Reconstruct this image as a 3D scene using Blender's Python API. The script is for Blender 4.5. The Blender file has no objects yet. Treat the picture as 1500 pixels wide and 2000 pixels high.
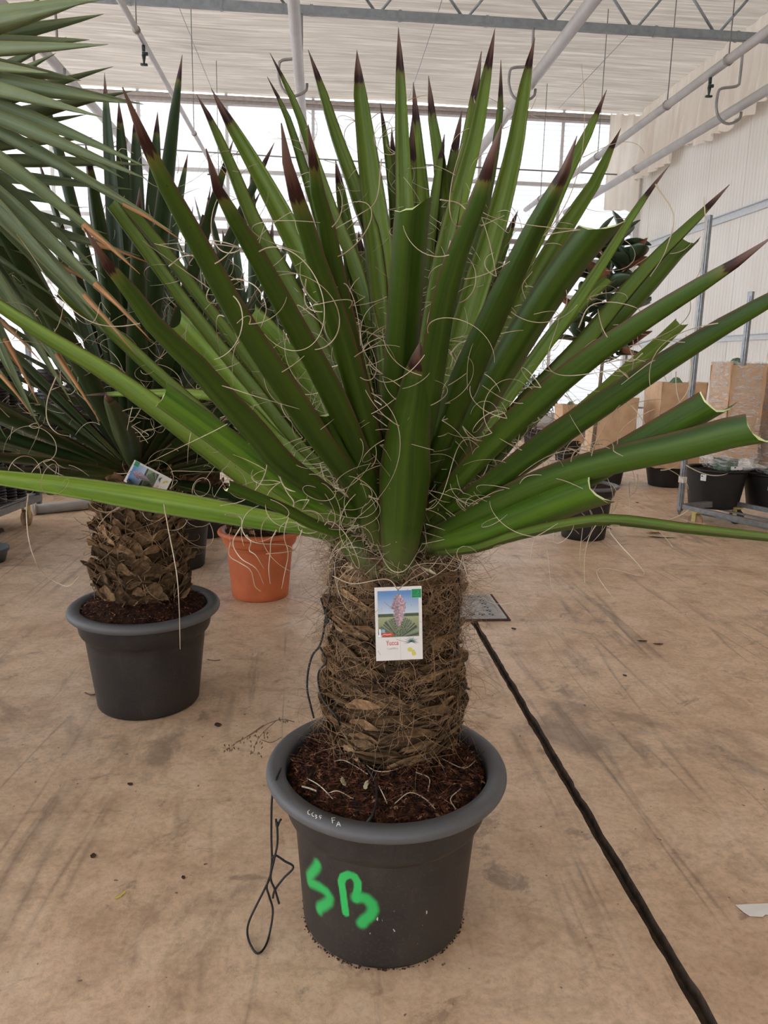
import bpy, math, random
from math import sin, cos, pi, radians, sqrt, atan2, hypot
from mathutils import Vector as V, Matrix, noise
from mathutils.bvhtree import BVHTree
rnd = random.Random(7)
S = bpy.context.scene
COL = S.collection

# ---------------------------------------------------------------- camera, sky, exposure
FPX = 1450.0
CAM_H = 1.31
cd = bpy.data.cameras.new('camera'); cam = bpy.data.objects.new('camera', cd); COL.objects.link(cam)
cd.sensor_fit = 'VERTICAL'; cd.sensor_height = 32.0; cd.lens = FPX * 32.0 / 2000.0
cd.clip_start = 0.02; cd.clip_end = 200
CM = Matrix.Rotation(radians(-5.0), 4, 'Z') @ Matrix.Rotation(radians(90 - 11.4), 4, 'X') @ Matrix.Rotation(radians(1.2), 4, 'Z')
CM.translation = (0, 0, CAM_H)
cam.matrix_world = CM
S.camera = cam
S.view_settings.view_transform = 'Standard'; S.view_settings.look = 'None'
S.view_settings.gamma = 1; S.view_settings.use_curve_mapping = False
S.view_settings.exposure = 2.85
w = bpy.data.worlds.new('overcast_sky'); S.world = w; w.use_nodes = True
bg = w.node_tree.nodes['Background']; bg.inputs[0].default_value = (0.93, 0.97, 1.0, 1); bg.inputs[1].default_value = 1.0
CMI = CM.inverted()

# ---------------------------------------------------------------- pixel helpers (1500 x 2000)
def ray(px, py):
    return (CM.to_3x3() @ V(((px - 750) / FPX, (1000 - py) / FPX, -1.0)))
ORG = V((0, 0, CAM_H))
def at(px, py, Z): return ORG + ray(px, py) * Z
def onY(px, py, Y):
    d = ray(px, py); return ORG + d * (Y / d.y)
def onX(px, py, X):
    d = ray(px, py); return ORG + d * (X / d.x)
def onz(px, py, z=0.0):
    d = ray(px, py); return ORG + d * ((z - CAM_H) / d.z)
def project(p):
    c = CMI @ V(p); return (750 + FPX * c.x / -c.z, 1000 - FPX * c.y / -c.z, -c.z)

# ---------------------------------------------------------------- scene helpers
def tag(o, label, cat, group=None):
    o['label'] = label; o['category'] = cat
    if group: o['group'] = group
    return o
def empty(name, loc, label, cat, group=None, rz=0.0):
    o = bpy.data.objects.new(name, None); COL.objects.link(o); o.location = loc; o.rotation_euler = (0, 0, rz)
    o.empty_display_size = 0.05
    return tag(o, label, cat, group)
class MB:
    def __init__(s): s.v = []; s.f = []; s.m = []; s.a = []
    def add(s, vs, fs, mi=0, at=None):
        b = len(s.v); s.v += [tuple(p) for p in vs]; s.f += [tuple(i + b for i in f) for f in fs]; s.m += [mi] * len(fs)
        s.a += list(at) if at else [(0, 0, 0)] * len(vs)
    def box(s, c, d, M=None, mi=0):
        vs = [V((x * d[0] / 2, y * d[1] / 2, z * d[2] / 2)) for x in (-1, 1) for y in (-1, 1) for z in (-1, 1)]
        if M is not None: vs = [M @ p for p in vs]
        c = V(c); vs = [p + c for p in vs]
        s.add(vs, [(0, 1, 3, 2), (4, 6, 7, 5), (0, 4, 5, 1), (2, 3, 7, 6), (0, 2, 6, 4), (1, 5, 7, 3)], mi)
    def tube(s, pts, r, n=8, cap=True, mi=0, up=None):
        pts = [V(p) for p in pts]; k = len(pts)
        rs = r if isinstance(r, (list, tuple)) else [r] * k
        t0 = (pts[1] - pts[0]).normalized()
        x = t0.orthogonal().normalized(); vs = []
        for i, p in enumerate(pts):
            t = (pts[min(i + 1, k - 1)] - pts[max(i - 1, 0)])
            t = t.normalized() if t.length > 1e-9 else t0
            x = (x - t * x.dot(t)); x = x.normalized() if x.length > 1e-6 else t.orthogonal().normalized()
            y = t.cross(x)
            for j in range(n):
                a = 2 * pi * j / n; vs.append(p + (x * cos(a) + y * sin(a)) * rs[i])
        fs = [(i * n + j, i * n + (j + 1) % n, (i + 1) * n + (j + 1) % n, (i + 1) * n + j) for i in range(k - 1) for j in range(n)]
        if cap: fs += [tuple(range(n - 1, -1, -1)), tuple(range((k - 1) * n, k * n))]
        s.add(vs, fs, mi)
    def lathe(s, prof, c=(0, 0, 0), n=48, mi=0, wob=None, a0=0.0):
        c = V(c); vs = []
        for (r, z) in prof:
            for j in range(n):
                a = a0 + 2 * pi * j / n; q = r
                if wob: q = wob(r, z, a)
                vs.append(c + V((q * cos(a), q * sin(a), z)))
        k = len(prof)
        fs = [(i * n + j, i * n + (j + 1) % n, (i + 1) * n + (j + 1) % n, (i + 1) * n + j) for i in range(k - 1) for j in range(n)]
        s.add(vs, fs, mi)
    def grid(s, fn, nu, nv, mi=0, at=None):
        vs = [fn(i / nu, j / nv) for j in range(nv + 1) for i in range(nu + 1)]
        fs = [(j * (nu + 1) + i, j * (nu + 1) + i + 1, (j + 1) * (nu + 1) + i + 1, (j + 1) * (nu + 1) + i) for j in range(nv) for i in range(nu)]
        s.add(vs, fs, mi, [at(i / nu, j / nv) for j in range(nv + 1) for i in range(nu + 1)] if at else None)
    def data(s, name, mats, smooth=True, attr=None, origin=None):
        me = bpy.data.meshes.new(name)
        vs = s.v
        if origin is not None:
            o = origin; vs = [(p[0] - o[0], p[1] - o[1], p[2] - o[2]) for p in vs]
        me.from_pydata(vs, [], s.f)
        if not isinstance(mats, (list, tuple)): mats = [mats]
        for m in mats: me.materials.append(m)
        if len(mats) > 1: me.polygons.foreach_set('material_index', s.m)
        if smooth: me.polygons.foreach_set('use_smooth', [True] * len(s.f))
        if attr:
            at_ = me.attributes.new(attr, 'FLOAT_VECTOR', 'POINT')
            at_.data.foreach_set('vector', [c for t in s.a for c in t])
        me.update()
        return me
    def build(s, name, mats, parent=None, smooth=True, attr=None, origin=None, kind=None, label=None):
        o = bpy.data.objects.new(name, s.data(name, mats, smooth, attr, origin)); COL.objects.link(o)
        if parent: o.parent = parent
        if kind: o['kind'] = kind
        if label: o['label'] = label
        return o
def inst(name, me, parent=None, M=None, color=None):
    o = bpy.data.objects.new(name, me); COL.objects.link(o)
    if parent: o.parent = parent
    if M is not None: o.matrix_local = M
    if color: o.color = color
    return o
def struct(o): o['kind'] = 'structure'; return o
def frame(c, x, y, z): return Matrix((( x[0], y[0], z[0], c[0]), (x[1], y[1], z[1], c[1]), (x[2], y[2], z[2], c[2]), (0, 0, 0, 1)))
def crom(pts, n):
    """resample a polyline as a Catmull-Rom curve to n+1 points by arc length"""
    P = [V(p) for p in pts]; P = [P[0] * 2 - P[1]] + P + [P[-1] * 2 - P[-2]]; out = []
    for i in range(1, len(P) - 2):
        for k in range(10):
            t = k / 10; a, b, c, d = P[i - 1:i + 3]
            out.append(0.5 * ((2 * b) + (c - a) * t + (2 * a - 5 * b + 4 * c - d) * t * t + (3 * b - a - 3 * c + d) * t ** 3))
    out.append(P[-2]); L = [0]
    for i in range(1, len(out)): L.append(L[-1] + (out[i] - out[i - 1]).length)
    res = []; j = 0
    for k in range(n + 1):
        s = L[-1] * k / n
        while j < len(L) - 2 and L[j + 1] < s: j += 1
        q = (s - L[j]) / max(L[j + 1] - L[j], 1e-9); res.append(out[j].lerp(out[j + 1], min(max(q, 0), 1)))
    return res, L[-1]

# ---------------------------------------------------------------- materials
class NT:
    def __init__(s, name, rough=0.6, spec=0.5, metal=0.0):
        s.mat = bpy.data.materials.new(name); s.mat.use_nodes = True; s.nt = s.mat.node_tree
        s.b = s.nt.nodes['Principled BSDF']; s.out = s.nt.nodes['Material Output']
        s.b.inputs['Roughness'].default_value = rough; s.b.inputs['Metallic'].default_value = metal
        s.b.inputs['Specular IOR Level'].default_value = spec
    def n(s, t, **kw):
        nd = s.nt.nodes.new(t)
        for k, v in kw.items():
            if k in ('op',): nd.operation = v
            elif hasattr(nd, k) and k not in ('inputs',): setattr(nd, k, v)
        return nd
    def put(s, sock, v):
        if isinstance(v, bpy.types.NodeSocket): s.nt.links.new(v, sock)
        elif v is not None:
            if isinstance(v, (tuple, list)) and len(v) == 3 and sock.type == 'RGBA': v = (*v, 1)
            sock.default_value = v
    def math(s, op, a, b=None, c=None, clamp=False):
        nd = s.n('ShaderNodeMath', op=op); nd.use_clamp = clamp
        for i, v in enumerate((a, b, c)):
            if v is not None: s.put(nd.inputs[i], v)
        return nd.outputs[0]
    def mix(s, f, a, b, mode='MIX'):
        nd = s.n('ShaderNodeMix', data_type='RGBA', blend_type=mode)
        s.put(nd.inputs[0], f); s.put(nd.inputs[6], a); s.put(nd.inputs[7], b); return nd.outputs[2]
    def ramp(s, f, stops, interp='LINEAR'):
        nd = s.n('ShaderNodeValToRGB'); cr = nd.color_ramp; cr.interpolation = interp
        while len(cr.elements) > 1: cr.elements.remove(cr.elements[-1])
        for i, (p, c) in enumerate(stops):
            e = cr.elements[0] if i == 0 else cr.elements.new(p)
            e.position = p; e.color = (*c, 1) if isinstance(c, tuple) else (c, c, c, 1)
        s.put(nd.inputs[0], f); return nd.outputs[0]
    def noise(s, vec, scale=5, detail=4, rough=0.55, dist=0.0, out=0):
        nd = s.n('ShaderNodeTexNoise'); s.put(nd.inputs['Vector'], vec)
        nd.inputs['Scale'].default_value = scale; nd.inputs['Detail'].default_value = detail
        nd.inputs['Roughness'].default_value = rough; nd.inputs['Distortion'].default_value = dist
        return nd.outputs[out]
    def map(s, vec, scale=(1, 1, 1), rot=(0, 0, 0), loc=(0, 0, 0)):
        nd = s.n('ShaderNodeMapping'); s.put(nd.inputs[0], vec)
        nd.inputs['Scale'].default_value = scale; nd.inputs['Rotation'].default_value = rot; nd.inputs['Location'].default_value = loc
        return nd.outputs[0]
    def obj(s): return s.n('ShaderNodeTexCoord').outputs['Object']
    def pos(s): return s.n('ShaderNodeNewGeometry').outputs['Position']
    def attr(s, name):
        nd = s.n('ShaderNodeAttribute'); nd.attribute_name = name; return nd.outputs['Vector']
    def sep(s, v):
        nd = s.n('ShaderNodeSeparateXYZ'); s.put(nd.inputs[0], v); return nd.outputs
    def comb(s, x=0, y=0, z=0):
        nd = s.n('ShaderNodeCombineXYZ')
        for i, v in enumerate((x, y, z)): s.put(nd.inputs[i], v)
        return nd.outputs[0]
    def rand(s): return s.n('ShaderNodeObjectInfo').outputs['Random']
    def ocol(s): return s.n('ShaderNodeObjectInfo').outputs['Color']
    def bump(s, h, strength=0.3, dist=0.01):
        nd = s.n('ShaderNodeBump'); nd.inputs['Strength'].default_value = strength; nd.inputs['Distance'].default_value = dist
        s.put(nd.inputs['Height'], h); s.nt.links.new(nd.outputs[0], s.b.inputs['Normal']); return nd.outputs[0]
    def color(s, c): s.put(s.b.inputs['Base Color'], c); return s
    def translucent(s, col, fac):
        t = s.n('ShaderNodeBsdfTranslucent'); s.put(t.inputs[0], col)
        m = s.n('ShaderNodeMixShader'); s.put(m.inputs[0], fac)
        s.nt.links.new(s.b.outputs[0], m.inputs[1]); s.nt.links.new(t.outputs[0], m.inputs[2]); s.nt.links.new(m.outputs[0], s.out.inputs[0])
        return s

def plain(name, c, rough=0.6, metal=0.0, var=0.15, scale=18, spec=0.5, bump=0.0):
    m = NT(name, rough, spec, metal); nz = m.noise(m.obj(), scale, 5)
    lo = tuple(x * (1 - var) for x in c); hi = tuple(min(x * (1 + var), 1) for x in c)
    m.color(m.ramp(nz, [(0.3, lo), (0.7, hi)]))
    if bump: m.bump(nz, bump, 0.004)
    return m.mat

def mat_leaf(name, dark, light, edge=(0.13, 0.075, 0.04), base=(0.17, 0.19, 0.06), rough=0.42, trans=0.28, spine=True):
    m = NT(name, rough, 0.4)
    u, v, td = m.sep(m.attr('luv'))[:3]; r = m.rand()
    r9 = m.math('MULTIPLY', r, 37.0)
    st = m.noise(m.comb(m.math('MULTIPLY_ADD', u, 5.0, r9), m.math('MULTIPLY', v, 0.9), r9), 1.0, 3, 0.6)
    fine = m.noise(m.comb(m.math('MULTIPLY', u, 60.0), m.math('MULTIPLY', v, 2.2), r9), 1.0, 2)
    c = m.mix(m.ramp(st, [(0.28, 0.0), (0.72, 1.0)]), dark, light)
    c = m.mix(m.math('MULTIPLY', m.ramp(fine, [(0.4, 0.0), (0.7, 1.0)]), 0.22), c, light)
    blot = m.noise(m.comb(m.math('MULTIPLY_ADD', u, 2.0, r9), m.math('MULTIPLY', v, 9.0), r9), 1.0, 4)
    c = m.mix(m.math('MULTIPLY', m.ramp(blot, [(0.45, 0.0), (0.75, 1.0)]), 0.3), c, (light[0] * 1.25, light[1], light[2] * 0.8))
    spot = m.noise(m.comb(m.math('MULTIPLY_ADD', u, 9.0, r9), m.math('MULTIPLY', v, 110.0), r9), 1.0, 1)
    c = m.mix(m.ramp(spot, [(0.78, 0.0), (0.8, 0.75)]), c, (0.03, 0.02, 0.01))
    c = m.mix(m.ramp(v, [(0.0, 0.9), (0.17, 0.0)]), c, base)
    c = m.mix(1.0, c, m.ocol(), 'MULTIPLY')
    eu = m.math('ABSOLUTE', m.math('SUBTRACT', u, 0.5))
    en = m.math('MULTIPLY_ADD', m.noise(m.comb(r9, m.math('MULTIPLY', v, 25.0), u), 1.0, 3), 0.06, eu)
    c = m.mix(m.ramp(en, [(0.455, 0.0), (0.50, 0.35), (0.515, 1.0)]), c, edge)
    if spine:
        tn = m.math('MULTIPLY_ADD', m.noise(m.comb(m.math('MULTIPLY', u, 7.0), v, r9), 1.0, 2), 0.03, td)
        tn = m.math('ADD', tn, m.math('MULTIPLY', m.math('SUBTRACT', r, 0.5), 0.035))
        k = m.ramp(m.math('MULTIPLY', tn, 5.0), [(0.10, (0.23, 0.155, 0.125)), (0.26, (0.17, 0.09, 0.065)), (0.38, (0.05, 0.015, 0.012)), (0.45, (0.035, 0.012, 0.008)), (0.48, (0.16, 0.15, 0.03)), (0.6, (0.11, 0.17, 0.035))])
        f = m.ramp(m.math('MULTIPLY', tn, 5.0), [(0.47, 1.0), (0.62, 0.0)])
        c = m.mix(f, c, k)
    m.color(c); m.bump(m.math('ADD', fine, m.math('MULTIPLY', st, 0.8)), 0.12, 0.003)
    return m.translucent(c, trans).mat

M = {}
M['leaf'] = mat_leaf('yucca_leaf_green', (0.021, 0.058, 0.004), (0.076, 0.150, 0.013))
M['leaf_top_lit'] = mat_leaf('yucca_leaf_upper_face_lit', (0.070, 0.125, 0.011), (0.200, 0.295, 0.044), trans=0.3)  # upper faces coloured lighter to imitate light falling from above
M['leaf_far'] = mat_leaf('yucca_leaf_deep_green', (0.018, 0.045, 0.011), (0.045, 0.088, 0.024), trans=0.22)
M['flesh'] = plain('cut_leaf_flesh', (0.58, 0.62, 0.30), 0.6)
M['palm'] = mat_leaf('fan_palm_blue_green', (0.135, 0.185, 0.080), (0.27, 0.335, 0.175), edge=(0.30, 0.28, 0.10), base=(0.2, 0.24, 0.14), rough=0.5, trans=0.3, spine=False)
M['palm_tip'] = plain('fan_palm_dry_tip', (0.42, 0.20, 0.08), 0.7)
M['magnolia'] = mat_leaf('magnolia_leaf_green', (0.022, 0.042, 0.022), (0.055, 0.09, 0.045), edge=(0.04, 0.06, 0.03), base=(0.04, 0.07, 0.03), rough=0.3, trans=0.06, spine=False)
M['magnolia_rust'] = plain('magnolia_leaf_rust_back', (0.20, 0.075, 0.035), 0.65)
def mat_fiber():
    m = NT('curled_leaf_fiber', 0.7); c = m.ramp(m.noise(m.obj(), 9, 3), [(0.3, (0.33, 0.24, 0.15)), (0.7, (0.66, 0.57, 0.42))]); return m.color(c).mat
M['fiber'] = mat_fiber()
M['fuzz'] = plain('trunk_fibre', (0.30, 0.185, 0.10), 0.8, var=0.55, scale=14)
def mat_scale():
    m = NT('dead_leaf_base', 0.85, 0.2); p = m.obj(); r = m.rand()
    off = m.comb(m.math('MULTIPLY', r, 31.0), r, r)
    va = m.n('ShaderNodeVectorMath', op='ADD'); m.put(va.inputs[0], p); m.put(va.inputs[1], off); q = va.outputs[0]
    st = m.noise(m.map(q, (90, 90, 22)), 1.0, 4); bl = m.noise(q, 24, 3)
    d = m.mix(r, (0.105, 0.065, 0.037), (0.30, 0.20, 0.112))
    c = m.mix(m.ramp(st, [(0.35, 0.0), (0.7, 1.0)]), m.mix(1.0, d, (0.5, 0.45, 0.4), 'MULTIPLY'), d)
    c = m.mix(m.math('MULTIPLY', m.ramp(bl, [(0.5, 0.0), (0.7, 1.0)]), 0.6), c, (0.34, 0.22, 0.115))
    c = m.mix(1.0, c, m.ocol(), 'MULTIPLY')
    m.color(c); m.bump(st, 0.6, 0.006); return m.mat
M['scale'] = mat_scale()
def mat_trunk():
    m = NT('trunk_core', 0.95, 0.1); p = m.obj()
    st = m.noise(m.map(p, (30, 30, 45)), 1, 5, 0.7)
    m.color(m.ramp(st, [(0.3, (0.022, 0.012, 0.007)), (0.6, (0.10, 0.06, 0.032)), (0.75, (0.2, 0.12, 0.06))])); m.bump(st, 1.0, 0.02); return m.mat
M['trunk'] = mat_trunk()
def mat_soil():
    m = NT('coir_soil', 0.95, 0.15); p = m.obj()
    a = m.noise(p, 34, 6, 0.75); b = m.noise(p, 9, 4)
    c = m.ramp(a, [(0.36, (0.008, 0.004, 0.003)), (0.52, (0.035, 0.013, 0.007)), (0.64, (0.10, 0.034, 0.016)), (0.76, (0.2, 0.10, 0.05))])
    c = m.mix(m.math('MULTIPLY', m.ramp(b, [(0.35, 1.0), (0.6, 0.0)]), 0.55), c, (0.022, 0.012, 0.008))
    m.color(c); m.bump(a, 1.0, 0.012); return m.mat
M['soil'] = mat_soil()
def mat_crumb():
    m = NT('coir_crumb', 0.9, 0.2); p = m.obj()
    m.color(m.ramp(m.noise(p, 60, 2), [(0.36, (0.010, 0.005, 0.003)), (0.5, (0.050, 0.018, 0.009)), (0.62, (0.15, 0.052, 0.025)), (0.76, (0.42, 0.29, 0.17))])); return m.mat
M['crumb'] = mat_crumb()
def mat_pot(name, c=(0.014, 0.0135, 0.0135), dust=0.34, spray=False):
    m = NT(name, 0.48, 0.45); p = m.obj()
    a = m.noise(p, 7, 6, 0.65); f = m.noise(p, 160, 3, 0.6); s = m.noise(m.map(p, (40, 40, 5)), 1, 4)
    col = m.mix(m.math('MULTIPLY', m.ramp(a, [(0.35, 0.0), (0.7, 1.0)]), dust), c, (0.095, 0.071, 0.050))
    col = m.mix(m.math('MULTIPLY', m.ramp(f, [(0.55, 0.0), (0.75, 1.0)]), dust * 0.7), col, (0.17, 0.125, 0.085))
    col = m.mix(m.math('MULTIPLY', m.ramp(s, [(0.55, 0.0), (0.8, 1.0)]), dust * 0.4), col, (0.13, 0.11, 0.095))
    if spray:
        k = m.sep(m.attr('spray')); g = m.noise(p, 300, 2)
        fac = m.math('ADD', k[0], m.math('MULTIPLY', m.math('MULTIPLY', m.math('SUBTRACT', g, 0.5), 0.9), m.math('MULTIPLY', k[0], m.math('SUBTRACT', 1.0, k[0]))), clamp=True)
        col = m.mix(fac, col, (0.028, 0.46, 0.105))
        wh = m.ramp(m.noise(m.map(p, (75, 75, 40)), 1.0, 2), [(0.70, 0.0), (0.73, 1.0)])
        col = m.mix(m.math('MULTIPLY', wh, k[1]), col, (0.6, 0.55, 0.48))
    m.color(col); m.bump(f, 0.15, 0.002)
    m.put(m.b.inputs['Roughness'], m.ramp(a, [(0.3, 0.40), (0.7, 0.62)]))
    return m.mat
M['pot'] = mat_pot('black_plastic_dusty', spray=True)
M['pot_rim'] = mat_pot('grey_plastic_rim', (0.098, 0.099, 0.104), 0.2)
M['pot2'] = mat_pot('black_plastic_scuffed', (0.011, 0.011, 0.012), 0.28)
M['pot_clean'] = mat_pot('black_plastic_clean', (0.007, 0.007, 0.0075), 0.06)
M['terracotta'] = plain('terracotta_orange_plastic', (0.50, 0.125, 0.042), 0.5, var=0.14, scale=9)
M['chalk'] = plain('chalk_white', (0.72, 0.72, 0.70), 0.9)
M['cord'] = plain('black_cord', (0.013, 0.012, 0.012), 0.65, var=0.5, scale=300)
M['card'] = plain('white_card', (0.74, 0.71, 0.675), 0.4, var=0.02)
def mat_print():
    m = NT('printed_picture', 0.38); m.color(m.attr('ink')); return m.mat
M['print'] = mat_print()
M['red_ink'] = plain('red_ink', (0.62, 0.07, 0.03), 0.4, var=0.03)
M['pale_ink'] = plain('pale_grey_ink', (0.60, 0.54, 0.50), 0.4, var=0.03)
M['green_ink'] = plain('green_ink', (0.0, 0.22, 0.075), 0.4, var=0.05)
M['light_green_ink'] = plain('light_green_ink', (0.16, 0.50, 0.27), 0.4, var=0.03)
M['white_ink'] = plain('white_ink', (0.82, 0.82, 0.82), 0.4, var=0.02)
M['blue_ink'] = plain('blue_ink', (0.25, 0.45, 0.62), 0.4, var=0.05)
M['leaf_ink'] = plain('grey_green_ink', (0.13, 0.22, 0.19), 0.4, var=0.1)
M['yellow_ink'] = plain('yellow_ink', (0.62, 0.56, 0.10), 0.4, var=0.1)
M['dark_ink'] = plain('black_ink', (0.012, 0.012, 0.014), 0.4)
M['galv'] = plain('galvanised_steel', (0.23, 0.235, 0.24), 0.42, 0.65, var=0.22, scale=30)
M['steel_blue'] = plain('zinc_truss_steel', (0.23, 0.25, 0.26), 0.5, 0.3, var=0.15)
M['white_pipe'] = plain('white_painted_pipe', (0.37, 0.335, 0.305), 0.4, var=0.12, scale=6)
M['hook'] = plain('bent_steel_rod', (0.27, 0.25, 0.24), 0.5, 0.3)
M['wire'] = plain('thin_wire', (0.20, 0.19, 0.19), 0.6)
M['nozzle'] = plain('dark_green_nozzle', (0.02, 0.035, 0.03), 0.5)
def mat_ceiling():
    m = NT('woven_screen_cloth', 0.9, 0.1); p = m.pos()
    a = m.noise(m.map(p, (0.9, 19.0, 1)), 1.0, 4, 0.6, 0.5)
    b = m.noise(m.map(p, (1.6, 42.0, 1)), 1.0, 3, 0.6, 0.4)
    g = m.noise(p, 0.55, 4); st = m.noise(p, 1.7, 2)
    c = m.ramp(a, [(0.33, (0.245, 0.212, 0.182)), (0.5, (0.32, 0.282, 0.244)), (0.68, (0.46, 0.412, 0.36))])
    c = m.mix(m.math('MULTIPLY', m.ramp(b, [(0.4, 0.0), (0.66, 1.0)]), 0.35), c, (0.33, 0.29, 0.255))
    c = m.mix(m.math('MULTIPLY', m.ramp(g, [(0.35, 0.0), (0.7, 1.0)]), 0.3), c, (0.44, 0.385, 0.335))
    c = m.mix(m.math('MULTIPLY', m.ramp(st, [(0.72, 0.0), (0.78, 1.0)]), 0.25), c, (0.36, 0.35, 0.19))
    m.color(c); m.bump(m.math('ADD', a, m.math('MULTIPLY', b, 0.4)), 0.4, 0.03)
    return m.translucent(c, 0.135).mat
M['ceiling'] = mat_ceiling()
def mat_valance():
    m = NT('gathered_screen_cloth', 0.9, 0.1); p = m.pos()
    a = m.noise(m.map(p, (1, 7.0, 0.6)), 1.2, 4, 0.6, 0.4)
    c = m.ramp(a, [(0.3, (0.80, 0.71, 0.61)), (0.7, (0.92, 0.86, 0.78))]); m.color(c)
    return m.translucent(c, 0.35).mat
M['valance'] = mat_valance()
def mat_poly(nm, tr):
    m = NT(nm, 0.3, 0.4); p = m.pos(); z = m.sep(p)[2]
    wv = m.math('SINE', m.math('MULTIPLY', z, 2 * pi / 0.085))
    g = m.noise(m.map(p, (0.4, 0.4, 0.4)), 1.0, 3)
    c = m.ramp(m.math('MULTIPLY_ADD', wv, 0.5, 0.5), [(0.0, (0.62, 0.67, 0.77)), (0.3, (0.88, 0.90, 0.97)), (1.0, (0.93, 0.94, 1.0))])
    c = m.mix(m.math('MULTIPLY', m.ramp(g, [(0.4, 0.0), (0.7, 1.0)]), 0.2), c, (0.80, 0.82, 0.88))
    m.color(c); return m.translucent(c, tr).mat
M['poly'] = mat_poly('ribbed_polycarbonate', 0.205); M['poly_clear'] = mat_poly('clear_polycarbonate', 0.95); M['poly_dull'] = mat_poly('dull_polycarbonate', 0.40)
def mat_wall():
    m = NT('cream_wall_panel', 0.5, 0.3); p = m.pos()
    g = m.noise(m.map(p, (1, 1, 0.35)), 1.3, 5); st = m.noise(m.map(p, (1, 7, 0.4)), 1.0, 4)
    c = m.ramp(g, [(0.3, (0.69, 0.64, 0.575)), (0.7, (0.76, 0.72, 0.66))])
    c = m.mix(m.math('MULTIPLY', m.ramp(st, [(0.55, 0.0), (0.8, 1.0)]), 0.18), c, (0.5, 0.46, 0.38))
    m.color(c); return m.mat
M['wall'] = mat_wall()
M['joint'] = plain('wall_joint', (0.33, 0.30, 0.26), 0.7)
M['rail'] = plain('pale_steel_rail', (0.52, 0.53, 0.53), 0.45, 0.3, var=0.08)
M['frame_white'] = plain('white_window_frame', (0.60, 0.58, 0.56), 0.5, var=0.05)
M['beam'] = plain('dusty_beam', (0.34, 0.29, 0.26), 0.6, var=0.15)
def mat_floor():
    m = NT('stained_concrete', 0.6, 0.55); p = m.pos()
    big = m.noise(p, 0.55, 4); mid = m.noise(p, 2.6, 7, 0.62, 0.4); fine = m.noise(p, 55, 5, 0.7)
    c = m.ramp(mid, [(0.28, (0.52, 0.33, 0.20)), (0.5, (0.70, 0.485, 0.315)), (0.72, (0.79, 0.58, 0.40))])
    c = m.mix(m.math('MULTIPLY', m.ramp(big, [(0.35, 0.0), (0.65, 1.0)]), 0.35), c, (0.70, 0.50, 0.34))
    c = m.mix(m.math('MULTIPLY', m.ramp(fine, [(0.3, 1.0), (0.56, 0.0)]), 0.42), c, (0.24, 0.15, 0.09))
    mott = m.noise(p, 9, 6, 0.7, 0.6)
    c = m.mix(m.math('MULTIPLY', m.ramp(mott, [(0.36, 1.0), (0.52, 0.0)]), 0.42), c, (0.34, 0.21, 0.125))
    c = m.mix(m.math('MULTIPLY', m.ramp(mott, [(0.54, 0.0), (0.68, 1.0)]), 0.35), c, (0.80, 0.62, 0.46))
    # worn dark stains
    sn = m.noise(p, 1.3, 8, 0.68, 0.8)
    c = m.mix(m.math('MULTIPLY', m.ramp(sn, [(0.56, 0.0), (0.65, 1.0)]), 0.55), c, (0.16, 0.105, 0.072))
    sn2 = m.noise(m.map(p, (1, 1, 1), loc=(7.3, 2.2, 0)), 6.5, 7, 0.72, 0.5)
    c = m.mix(m.math('MULTIPLY', m.ramp(sn2, [(0.58, 0.0), (0.66, 1.0)]), 0.5), c, (0.15, 0.10, 0.07))
    # tyre and drag marks
    for (sc, rot, lo, hi, k, col) in (((7.5, 0.65, 1), 0.12, .60, .70, .5, (0.17, 0.11, 0.075)), ((9, 0.8, 1), -0.85, .62, .72, .42, (0.19, 0.125, 0.085)), ((1.1, 6.5, 1), 0.25, .60, .74, .38, (0.22, 0.15, 0.10)), ((8, 0.7, 1), -0.35, .62, .74, .35, (0.2, 0.13, 0.09))):
        s = m.noise(m.map(p, sc, (0, 0, rot)), 1.0, 7, 0.66, 0.25)
        c = m.mix(m.math('MULTIPLY', m.ramp(s, [(lo, 0.0), (hi, 1.0)]), k), c, col)
    # hairline scratches: level lines of a stretched noise
    for (sc, rot) in (((1.6, 0.10, 1), -0.75), ((1.9, 0.12, 1), 0.1), ((1.5, .09, 1), -.45)):
        s = m.noise(m.map(p, sc, (0, 0, rot)), 1.0, 3, 0.5, 0.3)
        ab = m.math('ABSOLUTE', m.math('SUBTRACT', s, 0.5))
        br = m.ramp(m.noise(p, 1.4, 2), [(0.45, 0.0), (0.6, 1.0)])
        c = m.mix(m.math('MULTIPLY', m.math('MULTIPLY', m.ramp(ab, [(0.001, 1.0), (0.006, 0.0)]), br), 0.5), c, (0.15, 0.1, 0.07))
    sp = m.noise(p, 38, 2, 0.5)
    c = m.mix(m.math('MULTIPLY', m.ramp(sp, [(0.73, 0.0), (0.76, 1.0)]), 0.8), c, (0.07, 0.045, 0.03))
    m.color(c); m.bump(m.math('ADD', fine, mid), 0.25, 0.004)
    m.put(m.b.inputs['Roughness'], m.ramp(mid, [(0.3, 0.62), (0.7, 0.42)]))
    return m.mat
M['floor'] = mat_floor()
M['groove'] = plain('dirt_filled_joint', (0.07, 0.045, 0.03), 0.9, var=0.5, scale=40, bump=0.5)
M['grass'] = plain('outdoor_ground', (0.36, 0.35, 0.30), 0.9)
M['cardboard'] = plain('brown_cardboard', (0.60, 0.385, 0.225), 0.75, var=0.12, scale=10)
M['cardboard_edge'] = plain('cardboard_fold', (0.22, 0.125, 0.07), 0.8)
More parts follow.
